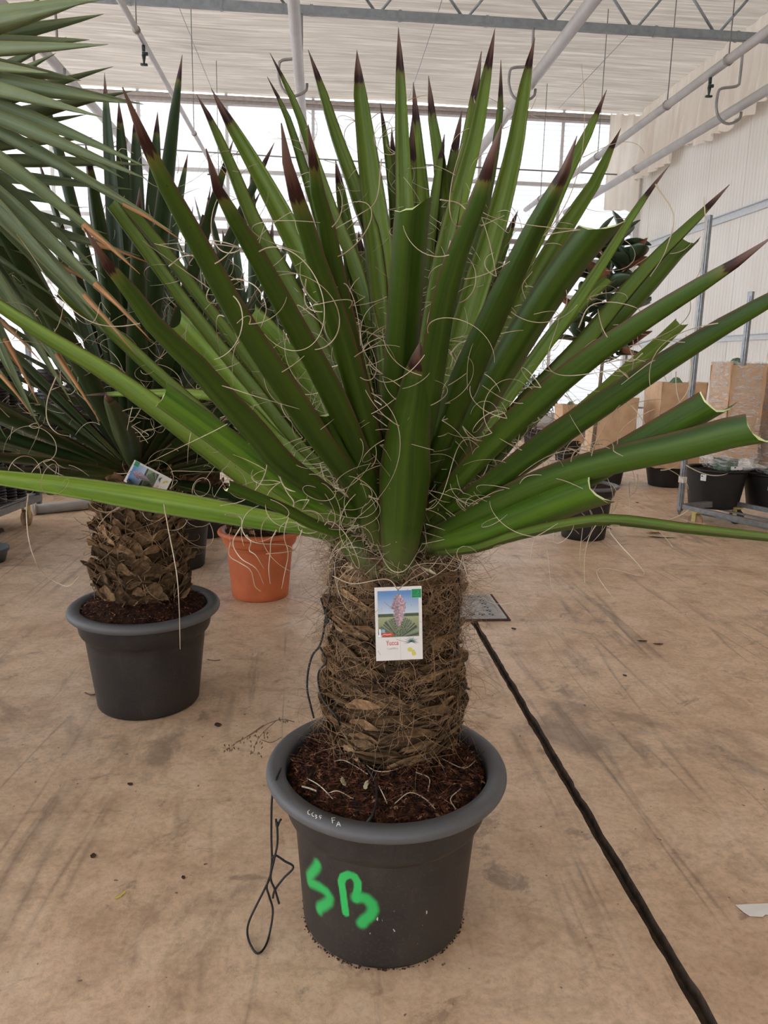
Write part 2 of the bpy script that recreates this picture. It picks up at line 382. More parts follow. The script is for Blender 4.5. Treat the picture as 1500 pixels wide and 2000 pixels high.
def mat_film():
    m = NT('clear_bubble_film', 0.22, 0.6); p = m.obj(); m.color((0.9, 0.88, 0.86))
    n = m.noise(m.map(p, (9, 9, 34)), 1.0, 5, 0.65, 1.2); m.bump(n, 0.9, 0.02)
    t = m.n('ShaderNodeBsdfTransparent'); x = m.n('ShaderNodeMixShader')
    m.put(x.inputs[0], m.ramp(n, [(0.42, 0.06), (0.66, 0.62)]))
    m.nt.links.new(t.outputs[0], x.inputs[1]); m.nt.links.new(m.b.outputs[0], x.inputs[2]); m.nt.links.new(x.outputs[0], m.out.inputs[0]); return m.mat
M['film'] = mat_film()
M['cactus'] = plain('cactus_green', (0.10, 0.17, 0.09), 0.6, var=0.3)
M['spine_wool'] = plain('white_cactus_spines', (0.62, 0.60, 0.55), 0.8)
M['label_white'] = plain('white_sticker', (0.75, 0.74, 0.72), 0.5, var=0.03)
M['wood_wheel'] = plain('tan_castor_wheel', (0.36, 0.22, 0.13), 0.6, var=0.3)
M['castor_fork'] = plain('yellow_zinc_fork', (0.55, 0.45, 0.17), 0.4, 0.3)
M['rubber'] = plain('dark_rubber', (0.035, 0.033, 0.032), 0.7)
M['tape'] = plain('packing_tape_white', (0.62, 0.54, 0.47), 0.5)
M['bark'] = plain('grey_brown_bark', (0.20, 0.15, 0.10), 0.85, var=0.3, bump=0.5)
M['dry'] = plain('dry_leaf_tan', (0.45, 0.25, 0.12), 0.8, var=0.3)
M['dry_yellow'] = plain('yellow_leaf', (0.62, 0.48, 0.12), 0.7, var=0.2)
M['pale_petal'] = plain('pale_petal', (0.62, 0.56, 0.38), 0.7)
M['dark_debris'] = plain('dark_debris', (0.06, 0.03, 0.018), 0.9, var=0.4)
M['paper'] = plain('white_paper', (0.78, 0.75, 0.70), 0.7, var=0.05)
M['tread'] = plain('zinc_tread_plate', (0.44, 0.41, 0.38), 0.5, 0.35, var=0.25, scale=25)
M['hole'] = plain('drain_dark', (0.006, 0.005, 0.005), 0.9)
M['cool_pot'] = plain('grey_blue_plastic', (0.10, 0.115, 0.13), 0.5, var=0.1)
M['twig'] = plain('dry_twig', (0.13, 0.075, 0.04), 0.85)

# ================================================================ THE HALL
XL, XR, YB, YF, ZC = -9.0, 5.75, 14.0, -9.0, 5.75
XC, YG = onz(930, 1222).x, onz(930, 1214).y          # joint line x, where the drain cover starts
JW = 0.034
# floor with the saw-cut joint as a real slot
def build_floor():
    mb = MB(); ys = [YF]; y = YF
    while y < YG - 0.001:
        y = min(y + (1.0 if y < 0.3 else 0.03), YG); ys.append(y)
    L, R, Lb, Rb = [], [], [], []
    for y in ys:
        j = 0.006 * noise.noise(V((0, y * 9, 1))) + 0.004 * noise.noise(V((0, y * 37, 5)))
        k = 0.006 * noise.noise(V((3, y * 9, 8))) + 0.004 * noise.noise(V((7, y * 31, 2)))
        L.append(V((XC - JW / 2 + j, y, 0))); R.append(V((XC + JW / 2 + k, y, 0)))
    n = len(ys)
    def strip(a, b, mi):
        vs = a + b; mb.add(vs, [(i, len(a) + i, len(a) + i + 1, i + 1) for i in range(len(a) - 1)], mi)
    D = V((0, 0, -0.028))
    strip([V((XL, y, 0)) for y in ys], L, 0); strip(R, [V((XR, y, 0)) for y in ys], 0)
    strip(L, [p + D + V((0.006, 0, 0)) for p in L], 1); strip([p + D + V((0.006, 0, 0)) for p in L], [p + D - V((0.006, 0, 0)) for p in R], 1); strip([p + D - V((0.006, 0, 0)) for p in R], R, 1)
    mb.add([(XL, YG, 0), (XC - JW / 2, YG, 0), (XC + JW / 2, YG, 0), (XR, YG, 0), (XR, YB, 0), (XL, YB, 0)], [(0, 1, 2, 3, 4, 5)], 0)
    mb.add([(XC - JW / 2, YG, 0), (XC + JW / 2, YG, 0), (XC + JW / 2, YG, -0.03), (XC - JW / 2, YG, -0.03)], [(0, 1, 2, 3)], 1)
    return struct(mb.build('floor', [M['floor'], M['groove']], smooth=False))
build_floor()
mb = MB(); mb.add([(-60, -60, -0.06), (70, -60, -0.06), (70, 80, -0.06), (-60, 80, -0.06)], [(0, 1, 2, 3)])
struct(mb.build('trim_ground', M['grass'], smooth=False))
# ceiling cloth with shallow sagging folds
mb = MB()
def ceil_pt(u, v):
    x = XL + (XR - XL) * u; y = YF + (YB - YF) * v
    z = ZC + 0.02 * sin(y * 2 * pi / 0.62 + 0.5 * noise.noise(V((x * .5, y * .4, 0)))) + 0.05 * noise.noise(V((x * .4, y * .5, 3)))
    return (x, y, z)
mb.grid(ceil_pt, 24, 230)
struct(mb.build('ceiling', M['ceiling']))
# right wall: ribbed insulated panels, a pale steel rail twice
wr = bpy.data.objects.new('wall_right', None); COL.objects.link(wr); wr.location = (XR, 0, 0); struct(wr)
PW = 1.02
def panel_mesh():
    mb = MB(); n = 12; prof = []
    for i in range(n):
        y0 = PW * i / n; r = PW / n
        prof += [(0.0, y0 + 0.006), (0.0, y0 + r - 0.014), (0.005, y0 + r - 0.010), (0.005, y0 + r - 0.002)]
    prof = [(0.012, 0.0)] + prof + [(0.012, PW)]
    vs = [(p[0], p[1], z) for z in (0.0, ZC) for p in prof]; k = len(prof)
    mb.add(vs, [(i, i + k, i + k + 1, i + 1) for i in range(k - 1)])
    mb.add([(0.10, 0, 0), (0.10, PW, 0), (0.10, PW, ZC), (0.10, 0, ZC), (0.012, 0, 0), (0.012, PW, 0), (0.012, PW, ZC), (0.012, 0, ZC)], [(0, 1, 2, 3), (4, 0, 3, 7), (1, 5, 6, 2), (7, 3, 2, 6), (0, 4, 5, 1)])
    return mb.data('panel', M['wall'], smooth=False)
pm = panel_mesh()
for i in range(23):
    inst('panel', pm, wr, Matrix.Translation((0, YF + i * PW, 0)))
for nm, py, h in (('trim_1', 470, 0.10), ('trim_2', 668, 0.08)):
    zz = onX(1295, py, XR).z
    mb = MB(); mb.box((XR - 0.018, (YF + YB) / 2, zz), (0.036, YB - YF, h)); mb.box((XR - 0.045, (YF + YB) / 2, zz + h / 2 - 0.006), (0.06, YB - YF, 0.012))
    struct(mb.build(nm, M['rail'], smooth=False))
# back, left and front walls: polycarbonate between white posts
def poly_wall(name, p0, p1, zsp, pm_='poly'):
    """wall from p0 to p1 (xy), panes between posts; rails at the heights zsp"""
    p0, p1 = V((*p0, 0)), V((*p1, 0)); d = (p1 - p0); L = d.length; d.normalize(); nrm = V((-d.y, d.x, 0))
    root = bpy.data.objects.new(name, None); COL.objects.link(root); root.location = p0; struct(root)
    nb = round(L / 1.5); st = L / nb; R = frame((0, 0, 0), d, nrm, (0, 0, 1))
    pane = MB(); pane.add([(0.025, 0, 0), (st - .025, 0, 0), (st - .025, 0, 1), (0.025, 0, 1)], [(0, 1, 2, 3)]); pdat = pane.data('pane', M[pm_], smooth=False)
    post = MB(); post.box((0, 0, ZC / 2), (0.05, 0.07, ZC)); qdat = post.data('post', M['frame_white'], smooth=False)
    for i in range(nb + 1): inst('post', qdat, root, R @ Matrix.Translation((i * st, 0, 0)))
    for a, b in zip(zsp[:-1], zsp[1:]):
        for i in range(nb): inst('pane', pdat, root, R @ Matrix.Translation((i * st, 0, a)) @ Matrix.Diagonal((1, 1, b - a, 1)))
    for z in zsp:
        r = MB(); r.box((L / 2, 0, z), (L, 0.06, 0.06)); inst('rail', r.data('rail', M['frame_white'], smooth=False), root, R)
    k = MB(); k.box((L / 2, 0, 0.2), (L, 0.12, 0.4)); inst('plinth', k.data('plinth', M['frame_white'], smooth=False), root, R)
    return root
zr = onY(700, 345, YB).z; zq = onY(1180, 455, YB).z
poly_wall('wall_back', (XL, YB), (XR, YB), [0.4, zq - 1.15, zq, zr, ZC - 0.12])
poly_wall('wall_left', (XL, YF), (XL, YB), [0.4, 2.4, 4.2, ZC - 0.1], 'poly_clear')
poly_wall('wall_front', (XL, YF), (XR, YF), [0.4, 2.4, 4.2, ZC - 0.1], 'poly_dull')
mb = MB(); mb.box(((XL + XR) / 2, YB - 0.10, ZC - 0.16), (XR - XL, 0.12, 0.10)); mb.tube([(XL, YB - 0.20, ZC - 0.13), (XR, YB - 0.20, ZC - 0.13)], 0.035)
struct(mb.build('trim_3', M['beam'], smooth=False))
mb = MB(); mb.box((XR - 0.05, YB - 0.12, ZC / 2), (0.10, 0.10, ZC)); struct(mb.build('trim_4', M['frame_white'], smooth=False))
# white heating pipes along the back wall
for py, nm in ((478, 'upper'), (512, 'lower')):
    zz = onY(1180, py, YB - 0.3).z; mb = MB(); mb.tube([(XL + .3, YB - 0.3, zz), (XR - .3, YB - 0.3, zz)], 0.045, 10)
    o = mb.build('wall_pipe', M['white_pipe']); tag(o, 'white pipe along the far translucent wall, %s of the two' % nm, 'pipe')
    for i in range(8):
        b = MB(); b.box((XL + 1 + i * 1.8, YB - 0.165, zz), (0.03, 0.27, 0.03)); b.build('bracket', M['frame_white'], o, smooth=False)

# roof truss
TY = 8.1; zb = onY(628, 22, TY).z; zt = zb + 0.50
tr = empty('roof_truss', (XL, TY, zb), 'grey zinc lattice truss crossing under the cloth ceiling', 'truss')
mb = MB(); mb.box((0, 0, 0), (0, 0, 0)); mb = MB(); mb.box(((XR - XL) / 2, 0, 0), (XR - XL, 0.06, 0.075)); mb.build('bottom_chord', M['steel_blue'], tr, False)
mb = MB(); mb.box(((XR - XL) / 2, 0, zt - zb), (XR - XL, 0.06, 0.075)); mb.build('top_chord', M['steel_blue'], tr, False)
nd = 17; st = (XR - XL) / nd
dm = []
for sgn in (1, -1):
    mb = MB(); mb.tube([(0.03 if sgn > 0 else st / 2 + .03, 0, 0.03 if sgn > 0 else 0.47), (st / 2 - .03 if sgn > 0 else st - .03, 0, 0.47 if sgn > 0 else 0.03)], 0.014, 6); dm.append(mb.data('diagonal', M['steel_blue']))
for i in range(nd):
    for q in dm: inst('diagonal', q, tr, Matrix.Translation((i * st, 0, 0)))
cl = MB(); cl.box((0, 0, 0), (0.03, 0.07, 0.085)); cdm = cl.data('clamp', M['steel_blue'], False)
for i in range(nd): inst('clamp', cdm, tr, Matrix.Translation((i * st + 0.22, 0, 0)))

# heating pipes hung on bent hooks, thin irrigation lines hung on wires
def along(px, py, Y): q = onY(px, py, Y); return q.x, q.z
def heating(px, py, label, r=0.05):
    x, z = along(px, py, TY)
    o = empty('heating_pipe', (x, TY, z), label, 'pipe', 'white heating pipes under the roof')
    mb = MB(); mb.tube([(0, -13, 0), (0, YB - TY - 0.4, 0)], r, 12); mb.build('pipe', M['white_pipe'], o)
    mb = MB(); h = zb - z
    mb.tube([p for p in crom([(0.02, 0, h), (0.02, 0, h * .45), (0.0, 0, h * .33), (-0.17, 0, h * .28), (-0.2, 0, h * .2), (-0.2, 0, -0.0), (-0.15, 0, -r - .05), (-0.05, 0, -r - .09), (0.06, 0, -r - .04), (0.075, 0, -r + .03)], 40)[0]], 0.014, 8)
    hd = mb.data('hook', M['hook'])
    for y in (0, -4.5, -9): inst('hook', hd, o, Matrix.Translation((0, y, 0)))
    c = MB(); c.tube([(0, -.05, 0), (0, .05, 0)], r + .006, 12); cd_ = c.data('sleeve_joint', M['white_pipe'])
    for y in (-3.0, 2.5): inst('sleeve_joint', cd_, o, Matrix.Translation((0, y, 0)))
    return o
heating(585, 158, 'white heating pipe rising behind the tallest leaves of the front yucca')
heating(1032, 168, 'white heating pipe crossing in front of the truss, right of the tallest leaves', 0.055)
heating(1435, 214, 'white heating pipe running just below the cloth valance on a bent hook')
heating(110, 128, 'white heating pipe behind the blue-green palm leaf', 0.05)
def irrigation(px, py, Y, label, r, noz, wires):
    x, z = along(px, py, Y)
    o = empty('irrigation_pipe', (x, Y, z), label, 'pipe', 'thin irrigation pipes under the roof')
    mb = MB(); mb.tube([(0, -14, 0), (0, YB - Y - 0.3, 0)], r, 10); mb.build('pipe', M['white_pipe'], o)
    nm = MB(); nm.tube([(0, 0, -r), (0, 0, -r - .05)], .016, 8); nm.box((0.012, 0, -r - .07), (.05, .02, .025)); nm.tube([(0, 0, -r - .08), (0, 0, -r - .15)], [.02, .008], 8); nm.box((0, 0, -r - .16), (.06, .03, .015))
    nd_ = nm.data('nozzle', M['nozzle'])
    for y in noz: inst('nozzle', nd_, o, Matrix.Translation((0, y - Y, 0)))
    wm = MB(); wm.tube([(0, 0, -r), (0.004, 0, ZC - z)], .006, 5); wd = wm.data('hanger_wire', M['wire'])
    cm = MB(); cm.tube([(0, -.012, 0), (0, .012, 0)], r + .008, 10); cdt = cm.data('clip', M['hook'])
    for y in wires: inst('hanger_wire', wd, o, Matrix.Translation((0, y - Y, 0))); inst('clip', cdt, o, Matrix.Translation((0, y - Y, 0)))
    return o
irrigation(272, 68, 7.4, 'thin pale irrigation pipe with two dark nozzles, left of the tallest leaves', 0.027, (7.55, 11.6), (4.5, 7.3, 10.3, 12.6))
irrigation(1378, 150, 7.4, 'thin pale irrigation pipe with dark nozzles beside the cloth valance', 0.042, (7.3, 11.9), (5.0, 7.0, 8.2, 10.2, 12.8))
# long support wires of the screen
for (px, py) in ((352, 20), (1280, 12), (862, 4)):
    q = onY(px, py, 7.0); mb = MB(); zz = ZC - 0.07; xx = q.x * (zz - CAM_H) / (q.z - CAM_H)
    mb.tube([(xx, YF + .1, zz), (xx, YB - .3, zz)], .005, 5)
    tag(mb.build('support_wire', M['wire']), {352: 'thin support wire under the ceiling between the two left pipes', 1280: 'thin support wire under the ceiling, nearest the valance', 862: 'thin support wire under the ceiling above the tallest leaves'}[px], 'wire', 'long wires under the screen ceiling')
# long wire across the back
mb = MB(); q0, q1 = onY(150, 282, YB - .5), onY(1205, 341, YB - .5); mb.tube([q0, (q0 + q1) / 2 - V((0, 0, .02)), q1], .012, 5)
tag(mb.build('cross_wire', M['wire']), 'dark wire stretched level along the far translucent wall', 'wire')
# cloth valance along the right wall
mb = MB()
vt = ZC - 0.02
def val_pt(u, v):
    y = 3.0 + (YB - 3.3) * u; hem = 4.55 + 0.07 * noise.noise(V((y * 2.1, 0, 4))) + 0.04 * noise.noise(V((y * 7, 0, 9))) + (0.12 if int(y * 1.3) % 3 == 0 else 0)
    z = vt + (hem - vt) * v
    x = XR - 0.16 - 0.05 * v + (0.035 * v + .012) * sin(y * 24 + 3 * noise.noise(V((y * 2, 0, v)))) + 0.03 * noise.noise(V((y * 5, v * 2, 1)))
    return (x, y, z)
mb.grid(val_pt, 700, 10)
tag(mb.build('cloth_valance', M['valance']), 'cream gathered cloth strip hanging from the ceiling edge along the right wall', 'curtain')
mb = MB()
def val2(u, v):
    x = XR - 0.75 + 0.62 * u; z = vt - 0.1 + (4.15 + .06 * noise.noise(V((x * 9, 0, 0))) - vt) * v
    return (x, YB - 0.34 + .03 * sin(x * 30), z)
mb.grid(val2, 40, 8); tag(mb.build('cloth_offcut', M['valance']), 'narrow cream cloth end hanging in the far right corner', 'curtain')

# drain cover
gx0, gx1 = onz(862, 1213).x - 0.16, onz(998, 1214).x
gy0, gy1 = YG, onz(950, 1163).y
dc = empty('drain_cover', ((gx0 + gx1) / 2, (gy0 + gy1) / 2, 0.0), 'grey perforated tread-plate drain cover set in the floor', 'drain cover')
W_, D_ = gx1 - gx0, gy1 - gy0
mb = MB(); mb.box((0, 0, .004), (W_, D_, .008)); mb.build('surround', M['dark_debris'], dc, False, label='rusty dark surround')
mb = MB(); mb.box((0, 0, .010), (W_ - .035, D_ - .035, .008)); pl = mb.build('plate', M['tread'], dc, False)
ch = MB(); ch.lathe([(0.0001, 0.0152), (.017, .0152), (.017, .0141)], n=14); hd = ch.data('hole', M['hole'])
for i in range(8):
    for j in range(6):
        if i in (0, 7) or j in (0, 5): inst('hole', hd, pl, Matrix.Translation((-W_ / 2 + .09 + i * (W_ - .18) / 7, -D_ / 2 + .07 + j * (D_ - .14) / 5, 0)))
b = MB()
for i in range(34):
    for j in range(26):
        x, y = -W_ / 2 + .035 + i * (W_ - .07) / 33, -D_ / 2 + .035 + j * (D_ - .07) / 25
        R = Matrix.Rotation(radians(45 if (i + j) % 2 else -45), 3, 'Z'); b.box((x, y, .0145), (.02, .005, .003), R)
b.build('tread_ribs', M['tread'], pl, False, kind='stuff')

# ================================================================ PLANT BUILDERS
def soil_at(px, py, off=.006):
    z = SZ + .02
    for _ in range(6):
        p = onz(px, py, z); q = min(hypot(p.x - PC.x, p.y - PC.y) / (PR - .046), 1.0); z = SZ + .055 * (1 - q * q) + off
    return p
def leaf_mesh(name, P, Wf, nrm, mats, cup=0.28, cut=False, slant=0.0, L=1.0, thick=0.0035, m=6, seed=0, tdk=1.0, top_mi=0):
    """P: points base->tip; Wf: width at t; nrm(i): (side, normal) at point i"""
    mb = MB(); n = len(P) - 1; top = []; N = 2 * m + 1
    rr = random.Random(seed)
    for i, p in enumerate(P):
        t = i / n; w_ = Wf(t); s, q = nrm(i)
        d = (P[min(i + 1, n)] - P[max(i - 1, 0)]).normalized()
        for side_ in (0, 1):
            for k in range(m + 1):
                u = -1 + 2 * k / m
                c = cup * w_ * (u * u) if w_ > 0 else 0
                th = thick * (1 - 0.75 * abs(u)) * (1 if w_ > 0.01 else 0.4)
                pos = p + s * (u * w_ / 2 * (1 - 0.25 * cup * u * u)) + q * (c - cup * w_ * .4) - (q * th * side_)
                if cut and i == n: pos = pos + d * (slant * w_ * u * .5 + rr.uniform(-.002, .002))
                top.append((pos, ((u + 1) / 2, t * L, (1 - t) * L * tdk if not cut else 1.0)))
    K = 2 * (m + 1); vs = [a for a, _ in top]; at_ = [b for _, b in top]; fs = []
    for i in range(n):
        a, b = i * K, (i + 1) * K
        for k in range(m):
            fs.append((a + k, a + k + 1, b + k + 1, b + k))
            fs.append((a + m + 1 + k, b + m + 1 + k, b + m + 2 + k, a + m + 2 + k))
        fs.append((a, b, b + m + 1, a + m + 1)); fs.append((a + m, a + 2 * m + 1, b + 2 * m + 1, b + m))
    mb.add(vs, fs, 0, at_)
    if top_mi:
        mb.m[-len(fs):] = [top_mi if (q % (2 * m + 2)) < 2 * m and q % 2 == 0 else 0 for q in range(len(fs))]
    e = n * K
    mb.add([vs[e + k] for k in range(K)], [(k, k + 1, m + 2 + k, m + 1 + k) for k in range(m)], 1 if cut else 0, [at_[e + k] for k in range(K)])
    return mb
def fiber_curve(p, d, rr, L, curl):
    """one curling filament from p, leaving along d"""
    n = max(6, int(L / 0.007)); h = L / n; d = d.normalized()
    ax = V((rr.gauss(0, 1), rr.gauss(0, 1), rr.gauss(0, 1))).normalized()
    ax = (ax - d * ax.dot(d) * .75).normalized()
    k0 = rr.choice((-1, 1)) * rr.uniform(.6, 1.0) * curl; pts = [V(p)]; kk = rr.uniform(-.7, .9)
    for i in range(n):
        t = i / n; d = (Matrix.Rotation(k0 * (0.65 + t * kk) * h, 3, ax) @ d); d = (d + V((0, 0, -0.6 * h))).normalized()
        pts.append(pts[-1] + d * h)
    return pts
def leaf_fibers(mb, P, Wf, nrm, rr, count, scale=1.0, r=0.0009, lo=.22, hi=.9):
    n = len(P) - 1
    for _ in range(count):
        t = rr.uniform(lo, hi); i = min(int(t * n), n - 1); s, q = nrm(i); sg = rr.choice((-1, 1))
        d = (P[i + 1] - P[i]).normalized()
        p = P[i] + s * (sg * Wf(t) / 2)
        dirv = d * rr.uniform(-.6, 1.1) + s * sg * rr.uniform(.4, 1.3) + q * rr.uniform(-.7, .7)
        L = min(rr.expovariate(1 / .10), .28) * scale + .03
        pts = fiber_curve(p, dirv, rr, L, rr.uniform(14, 55))
        k = len(pts); mb.tube(pts, [r * (1.15 - .75 * j / k) for j in range(k)], 4, False)
def width_leaf(W, cut, base=.55, peak=.5):
    def f(t):
        if t < peak: g = base + (1 - base) * (sin(pi / 2 * t / peak)) ** 1.0
        else:
            if cut: g = 1 - .10 * ((t - peak) / (1 - peak)) ** 2
            else:
                x = (t - peak) / (1 - peak); g = (1 - x) ** .52 if x < .82 else max((1 - .82) ** .52 * ((1 - x) / .18) ** .85, 0.0)
        return max(W * g, 0.0006)
    return f
def scale_meshes(k, w_, h_):
    out = []; rr = random.Random(int(w_ * 1000) + 5)
    for q in range(k):
        mb = MB(); a = rr.uniform(.75, 1.25); sk = rr.uniform(-.3, .3); b = rr.uniform(.1, .35)
        def fn(u, v, off):
            x = (u - .5) * w_ * a * (1 - .30 * v * v); z = h_ * v * (1 - .35 * (2 * u - 1) ** 2) + rr.uniform(-.1, .1) * h_ * v + sk * (u - .5) * h_ * v
            y = -(h_ * (b + .40) * v ** 1.4) - off + .25 * w_ * (u - .5) ** 2 * 4 * .35
            return V((x + rr.uniform(-.03, .03) * w_ * v, y + rr.uniform(-.05, .05) * h_, z))
        A = [fn(i / 4, j / 3, .0) for j in range(4) for i in range(5)]; B = [p + V((0, .006 + .010 * (1 - j_ / 19), -.003)) for j_, p in enumerate(A)]
        fs = []
        for j in range(3):
            for i in range(4):
                c = j * 5 + i; fs += [(c, c + 1, c + 6, c + 5), (20 + c, 25 + c, 26 + c, 21 + c)]
        for i in range(4): fs.append((15 + i, 16 + i, 36 + i, 35 + i))
        for j in range(3): fs += [(j * 5, (j + 1) * 5, 20 + (j + 1) * 5, 20 + j * 5), (j * 5 + 4, 24 + j * 5, 29 + j * 5, (j + 1) * 5 + 4)]
        mb.add(A + B, fs); out.append(mb.data('bark_scale', M['scale'], smooth=False))
    return out
def make_trunk(root, z0, z1, rad, cx, cy, rows, per, sm, rr, fuzz=0, fr=.0011, name='trunk'):
    """core with overlapping dead leaf bases, in the root's own space"""
    mb = MB(); prof = []
    nz = 22
    for i in range(nz + 1):
        t = i / nz; prof.append((rad(t), z0 + (z1 - z0) * t))
    prof.append((0.01, z1 + .02))
    mb.lathe(prof, (cx, cy, 0), 40, wob=lambda r, z, a: r * (1 + .05 * noise.noise(V((cos(a) * 3, sin(a) * 3, z * 9)))))
    tk = mb.build(name, M['trunk'], root)
    for j in range(rows):
        t = (j + .3) / rows * .97
        for i in range(per):
            a = 2 * pi * (i + .5 * (j % 2) + rr.uniform(-.28, .28)) / per; z = z0 + (z1 - z0) * t + rr.uniform(-.012, .012) - .012
            r = rad(t) * .985
            out = V((cos(a), sin(a), 0)); Y = -out; X = V((-sin(a), cos(a), 0)).cross(V((0, 0, 0))) if False else V((sin(a), -cos(a), 0)) * -1
            X = V((-sin(a), cos(a), 0)); Z = V((0, 0, 1)); R = frame((cx + out.x * r, cy + out.y * r, z), X, Y, Z)
            tilt = Matrix.Rotation(rr.uniform(-.35, .25), 4, 'X') @ Matrix.Rotation(rr.uniform(-.3, .3), 4, 'Y'); s = rr.uniform(.7, 1.2)
            g = rr.choice((.6, .8, 1, 1, 1.2, 1.9))
            inst('bark_scale', rr.choice(sm), tk, R @ tilt @ Matrix.Diagonal((s, s * rr.uniform(.8, 1.3), s, 1)), (g, g * .97, g * .93, 1))
    if fuzz:
        mb = MB()
        for _ in range(fuzz):
            t = rr.random() ** .5; a = rr.uniform(0, 2 * pi); r = rad(t) + rr.uniform(.005, .022)
            p = V((cx + cos(a) * r, cy + sin(a) * r, z0 + (z1 - z0) * t)); out = V((cos(a), sin(a), 0)); tn = V((-sin(a), cos(a), 0))
            d = tn * rr.gauss(0, 1) + V((0, 0, rr.gauss(0, .9))) + out * rr.uniform(-.1, .45)
            pts = fiber_curve(p, d, rr, rr.uniform(.03, .14), rr.uniform(8, 45))
            for q in range(len(pts)):            # keep the hair on the bark
                rel = V((pts[q].x - cx, pts[q].y - cy, 0)); tt = (pts[q].z - z0) / (z1 - z0); lim = rad(min(max(tt, 0), 1)) + .004
                if rel.length < lim: rel = rel.normalized() * lim; pts[q] = V((cx + rel.x, cy + rel.y, pts[q].z))
            mb.tube(pts, [fr * (1 - .5 * q / len(pts)) for q in range(len(pts))], 3, False)
        mb.build('fibre_fuzz', M['fuzz'], tk, kind='stuff')
    return tk
def pot_profile(R, H, rimh, s1, s2, rb, k=1.0):
    """outer profile from foot to rolled rim to the inside"""
    p = [(0.001, 0.004), (rb - .02, 0.004), (rb - .006, 0.0), (rb, .008)]
    zs = H - rimh - s1
    for i in range(1, 13): t = i / 12; p.append((rb + (s2 - rb) * t, .008 + (zs - .008) * t))
    p += [(s2 + .004 * k, zs + .004), (s2 + .014 * k, zs + .014), (s2 + .019 * k, zs + .024)]
    zt_ = H - rimh; p += [(s2 + .023 * k, (zs + zt_) / 2 + .01), (s2 + .028 * k, zt_ - .004)]
    rim = [(s2 + .028 * k, zt_ - .003)]
    for k in range(9):
        a = -pi / 2 + .25 + (pi * 1.02) * k / 8; rim.append((R - rimh * .55 + rimh * .55 * cos(a), H - rimh * .5 + rimh * .52 * sin(a)))
    rim += [(R - rimh * 1.35, H - .004), (R - rimh * 1.45, H - .016), (R - rimh * 1.5, H - .09)]
    return p, rim
def dense(prof, step):
    out = []
    for (a, b) in zip(prof[:-1], prof[1:]):
        k = max(1, int(hypot(b[0] - a[0], b[1] - a[1]) / step))
        for i in range(k): out.append((a[0] + (b[0] - a[0]) * i / k, a[1] + (b[1] - a[1]) * i / k))
    return out + [prof[-1]]
def make_soil(root, r, z, rr, hump, crumbs=0, sz=.004, cx=0, cy=0):
    mb = MB()
    prof = [(r * (1 - i / 16), 0) for i in range(16)] + [(.001, 0)]
    for i, (q, _) in enumerate(prof):
        pass
    n = 64; vs = []
    for (q, _) in prof:
        for j in range(n):
            a = 2 * pi * j / n; x, y = q * cos(a), q * sin(a)
            h = hump * (1 - (q / r) ** 2) + .010 * noise.noise(V((x * 22, y * 22, 1))) + .006 * noise.noise(V((x * 60, y * 60, 4)))
            vs.append((x, y, z + h - (.008 if q > r * .97 else 0)))
    mb.add(vs, [(i * n + j, i * n + (j + 1) % n, (i + 1) * n + (j + 1) % n, (i + 1) * n + j) for i in range(len(prof) - 1) for j in range(n)])
    so = mb.build('soil', M['soil'], root)
    if crumbs:
        mb = MB()
        for _ in range(crumbs):
            q = r * .97 * sqrt(rr.uniform(.12, 1)); a = rr.uniform(0, 2 * pi); x, y = q * cos(a), q * sin(a)
            h = hump * (1 - (q / r) ** 2) + .010 * noise.noise(V((x * 22, y * 22, 1))) + .006 * noise.noise(V((x * 60, y * 60, 4)))
            R = Matrix.Rotation(rr.uniform(0, pi), 3, 'Z') @ Matrix.Rotation(rr.uniform(-.9, .9), 3, 'X') @ Matrix.Rotation(rr.uniform(-.7, .7), 3, 'Y')
            mb.box((x, y, z + h + sz * .2), (sz * rr.uniform(.4, 3.2), sz * rr.uniform(.3, .8), sz * rr.uniform(.3, .7)), R)
        for _ in range(crumbs // 9):
            q = r * .93 * sqrt(rr.uniform(.12, 1)); a = rr.uniform(0, 2 * pi); x, y = q * cos(a), q * sin(a); h = hump * (1 - (q / r) ** 2) + .012
            pts = fiber_curve(V((x, y, z + h)), V((rr.gauss(0, 1), rr.gauss(0, 1), .15)), rr, rr.uniform(.02, .07), 30)
            pts = [V((p.x, p.y, max(p.z, z + h - .004))) for p in pts if hypot(p.x, p.y) < r * .97]
            if len(pts) > 2: mb.tube(pts, sz * .16, 3, False)
        mb.build('coir_crumbs', M['crumb'], so, False, kind='stuff')
    return so

# ================================================================ FRONT YUCCA
PR, PH, RB, RS = 0.28, 0.395, 0.194, 0.214
rimc = at(755, 1492, 1.745); PC = V((rimc.x, rimc.y, 0))
front = empty('potted_yucca', PC, 'large spiky yucca in dusty black pot sprayed with green letters, front centre', 'plant', 'potted yuccas')
frr = random.Random(11)
body, rim = pot_profile(PR, PH, .031, .095, RS, RB)
def surf_hit(bvh, px, py):
    d = ray(px, py).normalized(); h = bvh.ray_cast(ORG, d); return h[0], h[1]
